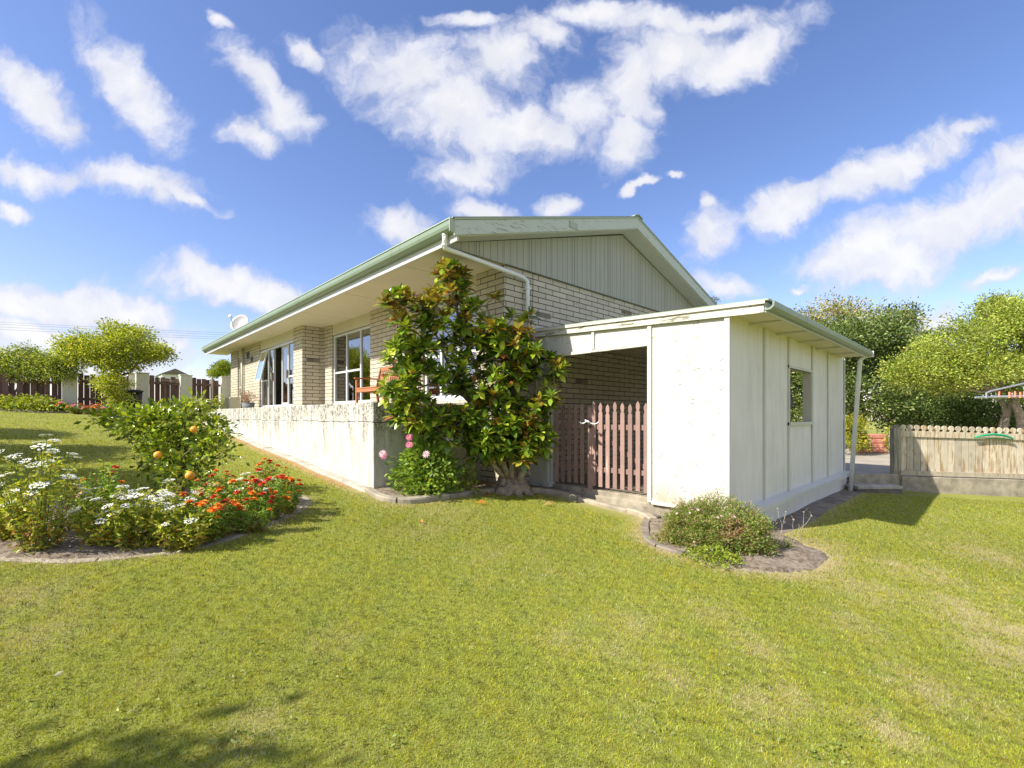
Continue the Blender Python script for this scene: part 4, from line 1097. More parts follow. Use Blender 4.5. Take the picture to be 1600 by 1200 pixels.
for i, (px, w, bl, lab) in enumerate((
    (18, 15.2, [B(20,583,15.2,30,15),B(-20,580,15.2,34,20),B(38,592,15,18,9),B(5,563,15.4,22,12)], 'leafy pale green multi stemmed shrub tree at the far left edge'),
    (70, 15.6, [B(70,577,15.6,34,14),B(98,572,15.6,18,15),B(88,590,15.4,20,10),B(50,568,15.7,20,12),B(40,552,15.7,10,7)], 'leafy feathery shrub tree standing left of the pale pillar'))):
    g = P(px, 640, w); tree('multi_stem_tree', lab, 'tree', (g.x, g.y, float(gz(g.x,g.y))), P(px+4, 596, w), .06, [(c+Vector((0,0,.12)), (r[0], r[1], r[2]*.85)) for c, r in bl], 260, 30, .085, .38,
        [(.24,.32,.045),(.36,.42,.07),(.12,.17,.03),(.50,.52,.12)], [3,3,2,1], bark=M['bark_pale'], clump_r=.16, stems=4, up=-.1)
tree('bush', 'clipped bright green hedge bush rising behind the fence by the house', 'bush', (lambda p:(p.x,p.y,-.1))(P(346,600,25)), P(346,592,25), .06, [B(346,578,25,15,12),B(338,583,25,9,10),B(356,580,25,10,12)], 120, 40, .08, .6, [(.22,.30,.03),(.32,.38,.05)], [1,1], clump_r=.14)
# small plants by the house end of the fence
def tuft_plant(name, label, cat, base, r, h, n, L, asp, pal, wts, mat=None, group=None, stems=12, flat=False):
    base = Vector(base); root = empty(name, base, label, cat, group)
    m = MB()
    for _ in range(stems):
        a = random.uniform(0,6.28); rr = r*random.uniform(.2,.85); e = base+Vector((math.cos(a)*rr, math.sin(a)*rr, h*random.uniform(.5,.95)))
        m.tube(wob(base, e, 3, r*.1), [.008,.006,.005,.003], 4)
    m.build('stems', M['stem'], root)
    th = rng.uniform(0, 6.283, n); rr = r*rng.uniform(0,1,n)**.5; zz = rng.uniform(.05,1,n)
    prof = np.sqrt(np.clip(1-(zz*1.0-.35)**2/.5, .05, 1))*(1+.22*np.sin(th*5+base.x*9)*np.sin(zz*9+th*2)+.10*rng.normal(0,1,n)); zz = zz*(1+.16*np.sin(th*4+rr*9/r)+.08*rng.normal(0,1,n))
    p = np.stack([base.x+np.cos(th)*rr*prof, base.y+np.sin(th)*rr*prof, base.z+h*zz*(1-.25*(rr/r)**2)], 1)
    d = np.stack([np.cos(th), np.sin(th), np.full(n,.5)], 1)+rng.normal(0,.6,(n,3))
    V,T,C = leaf_arrays(p, d, rng.uniform(.6,1.2,n)*L, rng.uniform(.7,1.2,n)*L*asp, pick_cols(n, pal, wts))
    raw_mesh('leaves', V, T, C, mat or M['leaf'], root); return root
p = P(309, 640, 15.5); tuft_plant('strappy_plant', 'bright yellow green plant in front of the last brown fence panel', 'plant', (p.x,p.y,float(gz(p.x,p.y))), .5, .75, 700, .16, .2, [(.28,.34,.03),(.38,.42,.06)], [1,1])
p = px_at_Y(342, 21.2); tuft_plant('leafy_plant', 'small pale green plant between the fence and the heat pump', 'plant', (p.x,p.y,float(gz(p.x,p.y))), .35, .75, 500, .09, .45, LG, [1,1,1,1])
# far flower bed
def pom(mb, c, r, ax=(0,0,1), m=0):
    mb.ball(c, r, 7, (1,1,.72), .16, m)
def flower_cols(): pass
M['marigold'] = simple('marigold_orange', (.85,.26,.012), .7, .2, 90, .8, 200, .004)
M['marigold_red'] = simple('marigold_red', (.58,.045,.012), .7, .25, 90, .8, 200, .004)
M['white_petal'] = simple('white_umbel', (.82,.82,.74), .8, .05, 90, .2, 200, .004)
M['pink_petal'] = simple('pink_petal', (.82,.26,.42), .6, .2, 60, .3, 90, .004)
M['pale_pink'] = simple('pale_pink_petal', (.80,.58,.62), .7, .1, 60, .3, 90, .004)
M['yellow_centre'] = simple('yellow_centre', (.75,.48,.04), .8, .1, 60, 0)
M['violet'] = simple('violet_petal', (.45,.36,.62), .7, .1, 60, 0)
def petal_head(rad, layers, npet, cup, mats, name, cr=.3, petal_w=.5):
    """one flower head at the origin, facing +Z"""
    m = MB()
    for l in range(layers):
        f = 1-l/(layers+.6); R = rad*f; el = cup+l*.28
        for i in range(npet):
            a = 2*math.pi*(i+.5*(l%2))/npet; ca, sa = math.cos(a), math.sin(a); w = R*math.pi/npet*petal_w*2
            o = Vector((ca,sa,0)); s = Vector((-sa,ca,0)); up = Vector((0,0,1)); b = o*rad*.08+up*.002*l
            mid = b+o*R*.55*math.cos(el)+up*R*.55*math.sin(el); tip = b+o*R*math.cos(el)+up*R*(math.sin(el)+.06)
            m.add([b, mid+s*w*.5+up*R*.05, tip, mid-s*w*.5+up*R*.05, mid], [(0,4,1),(0,3,4),(1,4,2),(4,3,2)], 0)
    m.ball((0,0,rad*.12), rad*cr*.55, 7, (1,1,.5), .1, 1)
    me_o = m.build(name, mats); me = me_o.data; bpy.data.objects.remove(me_o); return me
ME_DAHLIA = petal_head(.05, 4, 11, .12, [M['pink_petal'], M['yellow_centre']], 'dahlia_head')
ME_DAHLIA2 = petal_head(.05, 4, 11, .12, [M['pale_pink'], M['pink_petal']], 'dahlia_head_pale')
ME_DAISY = petal_head(.016, 1, 9, .05, [M['pale_pink'], M['yellow_centre']], 'daisy_head', .5)
ME_DAISYBIG = petal_head(.028, 1, 9, .05, [M['pink_petal'], M['yellow_centre']], 'pink_daisy_head', .4)
ME_VIOLET = petal_head(.018, 1, 6, .1, [M['violet'], M['yellow_centre']], 'violet_head', .3)
ME_ORANGE = petal_head(.030, 5, 9, .1, [M['marigold'], M['marigold']], 'marigold_head', .6, .7)
ME_RED = petal_head(.030, 5, 9, .1, [M['marigold_red'], M['marigold']], 'marigold_red_head', .4, .7)
def umbel():
    m = MB()
    for i in range(46):
        a = random.uniform(0,6.28); r = .055*math.sqrt(random.random()); x, y = r*math.cos(a), r*math.sin(a); z = .012-2.5*r*r+random.uniform(-.003,.003)
        q = .0075*random.uniform(.7,1.2); b = random.uniform(0,1)
        pts = [Vector((x+q*math.cos(b+k*1.256), y+q*math.sin(b+k*1.256), z+random.uniform(-.001,.002))) for k in range(5)]
        m.add(pts+[Vector((x,y,z-.004))], [(0,1,2,3,4)]+[(k,5,(k+1)%5) for k in range(5)], 0)
    for i in range(10):
        a = i*.628; m.tube([(0,0,-.045),(math.cos(a)*.035,math.sin(a)*.035,.004)], .0015, 3, 1)
    o = m.build('umbel', [M['white_petal'], M['stem']]); me = o.data; bpy.data.objects.remove(o); return me
ME_UMBEL = [umbel() for _ in range(3)]
def head(me, pos, parent, nrm, s=1.0, name='flower'):
    o = bpy.data.objects.new(name, me); col.objects.link(o); q = Vector(nrm).normalized().to_track_quat('Z','Y')
    o.rotation_euler = (q @ Matrix.Rotation(random.uniform(0,6.28),4,'Z').to_quaternion()).to_euler(); o.scale = (s,s,s); o.parent = parent; o.location = Vector(pos)-parent.location
    return o
TOSUN = Vector((-.5,-.35,.8))
def flower_plant(name, label, base, r, h, heads, nheads, leafL, asp, pal, wts, nleaf, group, hscale=1., lowgap=.03, hz=(.55,1.02)):
    base = Vector(base); root = empty(name, base, label, 'flowering plant', group)
    m = MB(); Ps = []; Ds = []; tips = []
    ns = max(nheads, 14)
    for i in range(ns):
        a = random.uniform(0,6.28); rr = r*math.sqrt(random.random())
        hh = h*random.uniform(*hz)*(1-.25*(rr/r)**2)
        e = base+Vector((math.cos(a)*rr, math.sin(a)*rr, hh)); b0 = base+Vector((math.cos(a)*rr*.35, math.sin(a)*rr*.35, 0)); pts = wob(b0, e, 4, r*.06)
        m.tube(pts, [.006,.005,.004,.003,.002], 4)
        tips.append((e, Vector((math.cos(a)*rr/r*.5, math.sin(a)*rr/r*.5, 1))))
        for _ in range(int(nleaf/ns)):
            t = random.random(); k = min(3, int(t*4)); q = pts[k].lerp(pts[k+1], t*4-k)
            if (q.z-base.z) < lowgap*h: continue
            Ps.append(q+Vector((random.gauss(0,.025),random.gauss(0,.025),random.gauss(0,.02)))); Ds.append((random.gauss(0,1),random.gauss(0,1),random.gauss(.25,.5)))
    m.build('stems', M['stem'], root)
    n = len(Ps); P_ = np.array([tuple(p) for p in Ps]); low = (P_[:,2]-base.z)/h
    C = pick_cols(n, pal, wts); br = (rng.uniform(0,1,n) > .35+low*1.3); C[br] = pick_cols(int(br.sum()), [(.40,.24,.06),(.36,.33,.07),(.30,.14,.05)], [1,1.4,.7])
    V,T,CC = leaf_arrays(P_, np.array(Ds), rng.uniform(.6,1.25,n)*leafL, rng.uniform(.7,1.2,n)*leafL*asp, C); raw_mesh('leaves', V, T, CC, M['leaf'], root)
    for i in range(nheads):
        e, nn = tips[i]; me = random.choice(heads)
        head(me, e+Vector((0,0,.012)), root, nn+TOSUN*.25, hscale*random.uniform(.7,1.2))
    return root
YG = [(.46,.49,.05),(.34,.41,.045),(.56,.52,.09),(.20,.28,.03)]
whites = [((62,862),.27,1.12,36,'tallest white flowered plant, standing alone at the left end of the round bed'),
          ((22,846),.20,.60,10,'low white flowered plant at the very left edge of the round bed'),
          ((168,856),.28,.66,24,'white flowered plant in the middle left of the round bed with browning leaves'),
          ((222,858),.30,.62,24,'white flowered plant at the front of the round bed below the citrus tree'),
          ((262,838),.30,.62,22,'white flowered plant just below the citrus trunk'),
          ((200,820),.20,.50,9,'white flowered plant at the back of the round bed left of the citrus tree'),
          ((330,812),.22,.48,10,'white flowered plant between the marigolds right of the citrus trunk'),
          ((392,800),.26,.62,18,'tall white flowered plant among the marigolds at the right end of the bed'),
          ((290,858),.24,.48,9,'low leafy plant with few white flowers at the front edge of the bed')]
for (pp, r, h, nh, lab) in whites:
    flower_plant('white_flower_plant', lab, G(*pp), r*.88, h*(.9 if h > 1 else .8), ME_UMBEL, int(nh*.85), .052, .36, YG, [3,3,1.6,1.2], 1700, 'white flowering plants in the round bed', .82)
marig = [((318,846),.22,.36,9,'mixed red and orange marigold at the front of the bed'),((352,838),.22,.38,10,'marigold with many orange heads in the middle of the row'),
         ((372,818),.22,.42,9,'marigold behind the middle of the row with red heads'),((395,832),.20,.34,8,'marigold with a low red head near the soil edge'),
         ((418,812),.24,.44,11,'bushy dark leaved marigold near the right end'),((446,802),.22,.44,10,'rightmost marigold at the tip of the round bed'),
         ((418,790),.24,.50,11,'tall red headed marigold at the back right of the bed'),((300,826),.22,.42,7,'marigold tucked between the white flowers below the citrus tree'),
         ((150,828),.20,.60,5,'tall scarlet and orange marigold among the white flowers at the left'),((345,800),.24,.42,9,'marigold behind the row close to the citrus branches')]
for i, (pp, r, h, nh, lab) in enumerate(marig):
    flower_plant('marigold', lab, G(*pp), r, h*1.08, [ME_ORANGE, ME_RED, ME_RED] if i % 2 else [ME_ORANGE, ME_ORANGE, ME_RED], int(nh*1.7), .05, .3, [(.17,.29,.04),(.25,.38,.05),(.38,.44,.06)], [3,3,1], 1500, 'marigolds in the round bed', 1.3)
flower_plant('pink_daisy', 'small dark leaved plant with pink flowers between the white flowers at the left', G(122,832), .20, .34, [ME_DAISYBIG, ME_DAISY], 9, .09, .12, [(.09,.16,.03),(.14,.21,.05)], [2,1], 900, 'single', 1.1).pop('group', None)
# far bed: orange clumps and leafy bushes
for i, (px, w, r, h, lab) in enumerate(((95,14.9,.34,.34,'orange flower clump at the left of the far bed'),(120,14.7,.30,.30,'orange flower clump in the middle of the far bed'),(143,15.0,.28,.34,'orange and pink flower clump at the right of the far bed'),(158,14.6,.28,.30,'rightmost orange flower clump of the far bed, near the narrow shrub'))):
    p = P(px, 655, w); flower_plant('flower_clump', lab, (p.x,p.y,float(gz(p.x,p.y))), r, h, [ME_ORANGE, ME_ORANGE, ME_DAHLIA], 16, .07, .3, [(.16,.24,.03),(.26,.32,.05)], [1,1], 900, 'orange flower clumps of the far bed', 1.5)
for i, (px, w, r, h, lab) in enumerate(((50,14.6,.85,.50,'low spreading light green bush in the middle of the far bed'),(8,14.4,.7,.42,'low green bush at the left edge of the far bed'),(75,14.9,.5,.35,'low leafy bush just left of the orange clumps'))):
    p = P(px, 655, w); tuft_plant('low_bush', lab, 'bush', (p.x,p.y,float(gz(p.x,p.y))-.05), r, h, 2200, .09, .5, LG, [3,2,2,.6], group='low bushes in the far bed')

# citrus tree
def citrus():
    b = G(283, 772); w0 = W(b); root = empty('citrus_tree', b, 'small orange tree with three ripe oranges beside the white flowers', 'tree')
    fork = P(282, 735, w0); limbs = [P(190,668,w0+.1),P(240,700,w0-.1),P(330,655,w0+.2),P(345,695,w0-.1),P(280,650,w0),P(300,700,w0-.35),P(215,655,w0+.4),P(170,655,w0),P(350,715,w0+.1),P(310,625,w0+.1),P(330,760,w0-.2)]
    m = MB(); m.tube(wob(b-Vector((0,0,.08)), fork, 3, .02), [.045,.038,.033,.03], 8); m.build('trunk', M['bark'], root, shade=True)
    m = MB()
    for l in limbs: m.tube(wob(fork, l, 5, .09), [.022,.018,.014,.011,.008,.005], 6)
    m.build('limbs', M['bark'], root, shade=True)
    blobs = [B(195,665,w0+.1,32,22),B(235,665,w0-.1,36,26),B(265,690,w0,44,34),B(310,668,w0+.1,34,30),B(335,700,w0,24,22),B(290,735,w0-.2,40,26),B(255,720,w0+.1,34,24),B(165,653,w0,20,12),B(350,710,w0,16,16),B(280,650,w0+.1,36,20),B(312,630,w0+.1,13,10),B(240,648,w0,22,14),B(350,680,w0,12,10)]
    blobs = [(c, tuple(v*.84 for v in r)) for c, r in blobs]
    crown_mesh('crown', blobs, 270, 13, .078, .46, [(.20,.29,.022),(.30,.39,.032),(.09,.15,.016),(.48,.54,.05)], [3,3,1.6,2], root, .075, M['gloss_leaf'], .15)
    for (px, py, dw, r) in ((247,711,-.42,.045),(297,743,-.46,.05),(303,671,-.40,.04)):
        mb = MB(); mb.ball(P(px,py,w0+dw), r, 16); mb.build('orange', M['orange'], root, shade=True)
    for (px, py, dw) in ((228,728,-.2),(270,705,-.3),(320,716,-.3),(262,664,-.2)):
        mb = MB(); mb.ball(P(px,py,w0+dw), .035, 12); o = mb.build('orange', M['leaf'], root, shade=True); o.data.materials.clear(); o.data.materials.append(M['unripe']); o['label'] = 'unripe green orange'
M['unripe'] = simple('unripe_orange', (.30,.36,.05), .4, .15, 30, .2, 300, .001)
citrus()

# glossy evergreen (magnolia like) shrub in the nook
def magnolia():
    b = P(800, 758, 7.35); b.z = float(gz(b.x,b.y)); w0 = 7.3
    root = empty('glossy_shrub_tree', b, 'large magnolia like tree with glossy green and bronze leaves against the terrace corner', 'tree')
    def wc(px, py): return float(np.interp(px, [600,660,720,780,830,880],[6.35,6.75,7.05,7.1,7.2,7.2])) + (.15 if py < 600 else 0)
    # gnarled base
    m = MB()
    for i in range(11):
        a = i*.62; o = Vector((math.cos(a), math.sin(a), 0))
        m.tube([b+o*random.uniform(.28,.42)-Vector((0,0,.06)), b+o*.18+Vector((0,0,random.uniform(.06,.14))), b+o*.08+Vector((0,0,.35)), b+o*.06+Vector((0,0,.6))], [.05,.075,.06,.05], 8)
    m.ball(b+Vector((0,0,.05)), .24, 12, (1.2,1.2,.6), .12); m.ball(b+Vector((-.26,-.05,.03)), .13, 9, (1,1,.8), .15)
    m.build('trunk', M['bark_pale'], root, shade=True)
    paths = [[(795,750),(770,725),(735,700),(700,680),(655,655),(628,635)],[(795,748),(775,690),(745,640),(712,590),(690,545),(675,500)],[(800,748),(795,690),(770,630),(742,570),(722,520),(705,450),(700,425)],
             [(806,748),(812,700),(808,640),(790,580),(775,520),(760,480)],[(812,750),(825,710),(835,660),(838,600),(832,550),(825,510)],[(780,735),(740,700),(700,690),(665,672)],[(745,640),(700,600),(650,560),(622,520),(612,475)],[(742,570),(760,530),(800,500),(808,470)],[(712,590),(672,600),(640,610)],[(815,690),(850,660),(868,610),(862,565)],[(800,700),(770,720),(740,735)],[(812,740),(828,742),(822,700),(840,690)]]
    segs = []; m = MB()
    for k, pl in enumerate(paths):
        pts = [P(x, y, wc(x,y)+random.uniform(-.12,.12)+(.0 if i else .05)) for i, (x, y) in enumerate(pl)]
        r0 = .05 if k < 5 else .026; fine = []
        for a, c in zip(pts, pts[1:]): fine += [a, a.lerp(c,.5)+Vector((random.gauss(0,.015),random.gauss(0,.015),random.gauss(0,.015)))]
        fine.append(pts[-1]); n = len(fine)
        m.tube(fine, [r0*(1-.8*i/(n-1)) for i in range(n)], 8); segs += fine
    outline = [(700,408),(728,425),(738,462),(752,494),(775,500),(800,505),(828,516),(842,545),(868,555),(884,572),(862,600),(870,625),(852,650),(862,690),(846,710),(818,722),(800,700),(770,720),(735,712),(708,690),(672,680),(628,668),(606,640),(598,610),(628,590),(600,570),(610,540),(628,520),(612,490),(598,465),(612,448),(640,452),(665,470),(682,440),(676,420)]
    holes = [(668,600,17),(688,560,16),(716,628,15),(700,520,10),(735,575,9),(655,640,8),(770,600,6),(742,500,8),(690,622,12),(650,500,8),(722,545,8)]
    ros = []; tries = 0
    while len(ros) < 500 and tries < 20000:
        tries += 1; x = random.uniform(595,888); y = random.uniform(405,728)
        if not inpoly(np.array([x]), np.array([y]), outline)[0]: continue
        if any(math.hypot(x-a, y-c) < r for a, c, r in holes): continue
        if x < 700 and y > 470 and random.random() < .25: continue
        dw = random.gauss(-.05,.26); dw = max(-.6, min(.45, dw)); w = wc(x,y)+dw
        if y > 628 and x < 740: w = min(w, 6.30/(FY+RY*(x-800)/F)-.12)
        if x > 815: w = min(w, 7.55)
        q = P(x,y,w)
        if any((q-o).length < .075 for o in ros): continue
        ros.append(q)
    # lower right skirt and hanging clusters
    for _ in range(50): x = random.uniform(738,848); y = random.uniform(650,716); ros.append(P(x,y,wc(x,y)+random.uniform(-.5,.1)))
    tips = [P(x,y,wc(x,y)-.05) for x,y in ((700,412),(712,425),(690,428),(625,455),(612,462),(640,465),(776,462),(800,490),(822,498),(868,575),(880,573),(610,545),(600,600),(604,618),(614,648),(830,490),(655,470))]
    ros += tips; S = np.array([tuple(s) for s in segs])
    Ps, Ds, Ls, Cs, Hs = [], [], [], [], []
    for q in ros:
        qa = np.array(tuple(q)); near = S[np.argmin(((S-qa)**2).sum(1)+np.where(S[:,2] > q.z, .25, 0))]
        st = Vector(near); m.tube(wob(st, q, 3, .03), [.011,.009,.007,.006], 5)
        ax = (q-st).normalized()*.6+Vector((0,0,.7))-Vector((FX,FY,0))*.45; ax.normalize()
        top = q.z > 1.15; bronze = random.random() < (.45 if top else .09)
        for ring, (k, el, sc_) in enumerate(((random.randint(5,7),.15,1.0),(random.randint(4,6),.6,.9),(random.randint(2,4),1.05,.7))):
            s = ax.cross(Vector((.3,.2,.9))).normalized(); t = ax.cross(s)
            for i in range(k):
                a = 6.283*i/k+random.uniform(-.4,.4)+ring; e = el+random.uniform(-.35,.35)
                d = (s*math.cos(a)+t*math.sin(a))*math.cos(e)+ax*math.sin(e)
                Ps.append(tuple(q-ax*.05*(1-ring*.5))); Ds.append(tuple(d)); Ls.append(random.uniform(.14,.21)*sc_)
                if bronze and (ring >= 1 or random.random() < .5): c = random.choice([(.30,.17,.03),(.30,.24,.03),(.17,.09,.03),(.42,.38,.05)])
                elif random.random() < .012: c = (.52,.17,.05)
                else: c = random.choice([(.09,.17,.018),(.14,.24,.024),(.23,.34,.03),(.38,.46,.045),(.08,.14,.016),(.50,.55,.06),(.19,.30,.035)])
                f = random.uniform(.8,1.2); Cs.append(tuple(v*f for v in c))
    m.build('limbs', M['bark_pale'], root, shade=True)
    p = np.array(Ps); d = np.array(Ds); L = np.array(Ls); C = np.array(Cs); n = len(p)
    # eight-vertex leaves, folded on the midrib
    d = unit(d); h = rng.normal(size=(n,3))*.25+np.array([0,0,1]); s = unit(np.cross(d,h)); q = np.cross(s,d); Wd = L*rng.uniform(.40,.52,n)
    L1 = L[:,None]; W1 = Wd[:,None]; dr = rng.uniform(.02,.28,(n,1))
    def pt(f, g, up=0): return p+d*L1*f+s*W1*g-q*L1*dr*f*f+q*W1*up
    V = np.stack([pt(0,0), pt(.22,.34,.10), pt(.22,0), pt(.22,-.34,.10), pt(.58,.5,.14), pt(.58,0), pt(.58,-.5,.14), pt(.86,.26,.06), pt(.86,0), pt(.86,-.26,.06), pt(1,0)], 1).reshape(-1,3)
    i = np.arange(n)[:,None]*11
    T = np.concatenate([i+np.array([t]) for t in ((0,2,1),(0,3,2),(1,2,5),(1,5,4),(2,3,6),(2,6,5),(4,5,8),(4,8,7),(5,6,9),(5,9,8),(7,8,10),(8,9,10))], 0)
    raw_mesh('crown', V, T, np.repeat(C, 11, 0), M['gloss_leaf'], root)
magnolia()
# dahlia clump
def dahlia():
    b = G(668, 772); root = tuft_plant('dahlia_plant', 'leafy green dahlia bush with pink flowers beside the terrace corner', 'flowering plant', b, .48, .80, 3400, .085, .5, [(.20,.32,.045),(.29,.42,.06),(.12,.20,.03),(.40,.50,.09)], [3,3,1.5,1])
    w = W(b); m = MB()
    for px, py, me in ((640,683,ME_DAHLIA),(640,695,ME_DAHLIA),(666,710,ME_DAHLIA2),(600,712,ME_DAHLIA),(703,686,ME_DAHLIA2),(598,709,ME_DAHLIA2)):
        p = P(px, py, w-.38); head(me, p, root, (-.75,-.55,.45), 1.15)
        m.tube(wob(b+Vector((0,0,.3)), p+Vector((.02,.02,-.01)), 4, .03), .005, 5)
    m.build('flower_stems', M['stem'], root)
dahlia()
p = G(735,772); tuft_plant('small_weed_plant', 'sparse pale plant between the dahlia and the gnarled trunk', 'plant', p, .14, .42, 260, .06, .5, LG, [1,1,1,1])
# daisy bush in the small bed
def daisy_bush():
    c = G(1118, 866); c = Vector((c.x, c.y, c.z)); w = 5.0; root = empty('daisy_bush', c, 'wide mounded daisy bush with pale pink flowers by the white corner panel', 'bush')
    cen = P(1118, 838, 5.15); base = float(gz(cen.x, cen.y)); cen.z = base
    rx, ry, rh = .64, .48, .55
    m = MB()
    ends = []
    for i in range(240):
        v = Vector((random.gauss(0,1), random.gauss(0,1), abs(random.gauss(.3,.7)))).normalized(); f = random.uniform(.55,1.0)**.5
        lump = 1+.03*math.sin(v.x*5+1)*math.cos(v.y*6)
        R = Vector((RX,RY,0)); Fv = Vector((FX,FY,0)); e = cen+(R*v.x*rx+Fv*v.y*ry)*lump*f+Vector((0,0,max(.06,v.z*rh*lump*f+.05)))
        ends.append((e, v)); m.tube(wob(cen+Vector((v.x*.08,v.y*.08,.02)), e, 3, .03), [.008,.006,.004,.002], 4)
    stm = m
    Ps, Ds, Cs = [], [], []
    for e, v in ends:
        for _ in range(190):
            q = e-Vector((v.x,v.y,v.z*.8))*random.uniform(0,.16)+Vector((random.gauss(0,.04),random.gauss(0,.04),random.gauss(0,.03)))
            Ps.append(tuple(q)); Ds.append((v.x*.6+random.gauss(0,.7), v.y*.6+random.gauss(0,.7), .6+random.gauss(0,.5)))
    n = len(Ps); P_ = np.array(Ps); C = pick_cols(n, [(.22,.33,.06),(.32,.42,.085),(.13,.20,.04),(.40,.30,.14),(.42,.25,.14)], [3,3,2,1.5,1.4])
    patch = vnoise(P_[:,0], P_[:,1]+P_[:,2]*1.3, 9, 21) > .75
    C[patch] = pick_cols(int(patch.sum()), [(.44,.27,.17),(.40,.31,.16),(.30,.36,.08)], [2,1,1])
    V,T,CC = leaf_arrays(P_, np.array(Ds), rng.uniform(.022,.042,n), .0085, C, .1); raw_mesh('foliage', V, T, CC, M['leaf'], root)
    top = sorted(ends, key=lambda t: -t[0].z)[:60]
    for e, v in random.sample(top, 34)+random.sample(ends, 14):
        head(ME_DAISY, e+Vector((v.x*.02,v.y*.02,.02)), root, v+TOSUN*.4, random.uniform(.7,1.2))
    for e, v in top[:45]: stm.tube([e, e+Vector((random.gauss(0,.015),random.gauss(0,.015),random.uniform(.03,.07)))], .0015, 3, 1)
    stm.build('stems', [simple('brown_stem', (.22,.13,.08), .9, .3, 20, 0), simple('mauve_stalk', (.34,.24,.24), .9, .2, 20, 0)], root)
daisy_bush()
p = G(1112, 876); q = tuft_plant('ground_cover_plant', 'bright yellow green low plant with violet flowers at the foot of the daisy bush', 'plant', p, .27, .13, 1300, .032, .55, [(.30,.38,.04),(.22,.31,.03),(.40,.44,.07)], [2,2,1])
for px, py in ((1103,868),(1086,866),(1132,868),(1128,874),(1068,858),(1112,872)):
    g = G(px,py); head(ME_VIOLET, g+Vector((0,0,.09)), q, (-.5,-.5,.8), 1.3)
p = G(1090, 862); tuft_plant('ground_cover_plant', 'taller yellow green plant climbing the front of the daisy bush', 'plant', p, .13, .30, 600, .03, .5, [(.28,.36,.04),(.22,.30,.03)], [2,2])
p = G(1052, 850); tuft_plant('ground_cover_plant', 'small orange tinged plant at the left foot of the daisy bush', 'plant', p, .20, .16, 420, .04, .5, [(.34,.30,.05),(.45,.25,.08),(.24,.30,.04)], [2,1,2])
p = G(1230, 862); tuft_plant('ground_cover_plant', 'single thin yellow green sprig on the bare soil right of the daisy bush', 'plant', p, .05, .16, 120, .035, .3, [(.32,.36,.05)], [1], stems=4)
def dead_stalks():
    r = empty('dry_stalks', G(1232, 850), 'pale dead flower stalks standing right of the daisy bush', 'dry plant'); m = MB()
    for (a, b, t) in (((1238,850),(1268,806),0),((1250,848),(1256,800),0),((1225,845),(1215,795),0),((1236,846),(1240,812),0),((1218,840),(1228,800),1)):
        g = G(*a); w = W(g); e = P(b[0], b[1], w); pts = wob(g, e, 4, .02); m.tube(pts, [.005,.004,.003,.003,.002], 4); m.ball(e, .012, 6)
        for _ in range(3):
            q = pts[random.randint(2,4)]; m.tube([q, q+Vector((random.gauss(0,.03),random.gauss(0,.03),.05))], .002, 3)
    m.build('stalks', M['bark_pale'], r)
dead_stalks()
def fallen():
    labs = ['large orange fallen leaf on the lawn in front of the dahlia', 'brown fallen leaf on the edging below the gnarled trunk', 'pale brown fallen leaf on the lawn below the porch post', 'small orange leaf on the lawn below the dahlia', 'tiny pale leaf on the lawn left of the small bed', 'small white petal on the lawn at the left', 'curled brown leaf beside the trunk']
    for (px, py, s, c), lab in zip(((762,790,.13,(.62,.20,.03)),(760,775,.11,(.34,.09,.03)),(868,791,.15,(.50,.34,.15)),(666,819,.07,(.72,.33,.08)),(852,845,.06,(.6,.5,.3)),(101,1061,.04,(.7,.7,.65)),(838,768,.1,(.28,.12,.05))), labs):
        g = G(px, py); V,T,C = leaf_arrays(np.array([[g.x-.04,g.y,g.z+.03]]), np.array([[random.uniform(-1,1),random.uniform(-1,1),.08]]), s, s*.5, np.array([c]), .1, .3)
        tag(raw_mesh('fallen_leaf', V, T, C, M['leaf']), lab, 'leaf', 'fallen leaves on the lawn')
fallen()

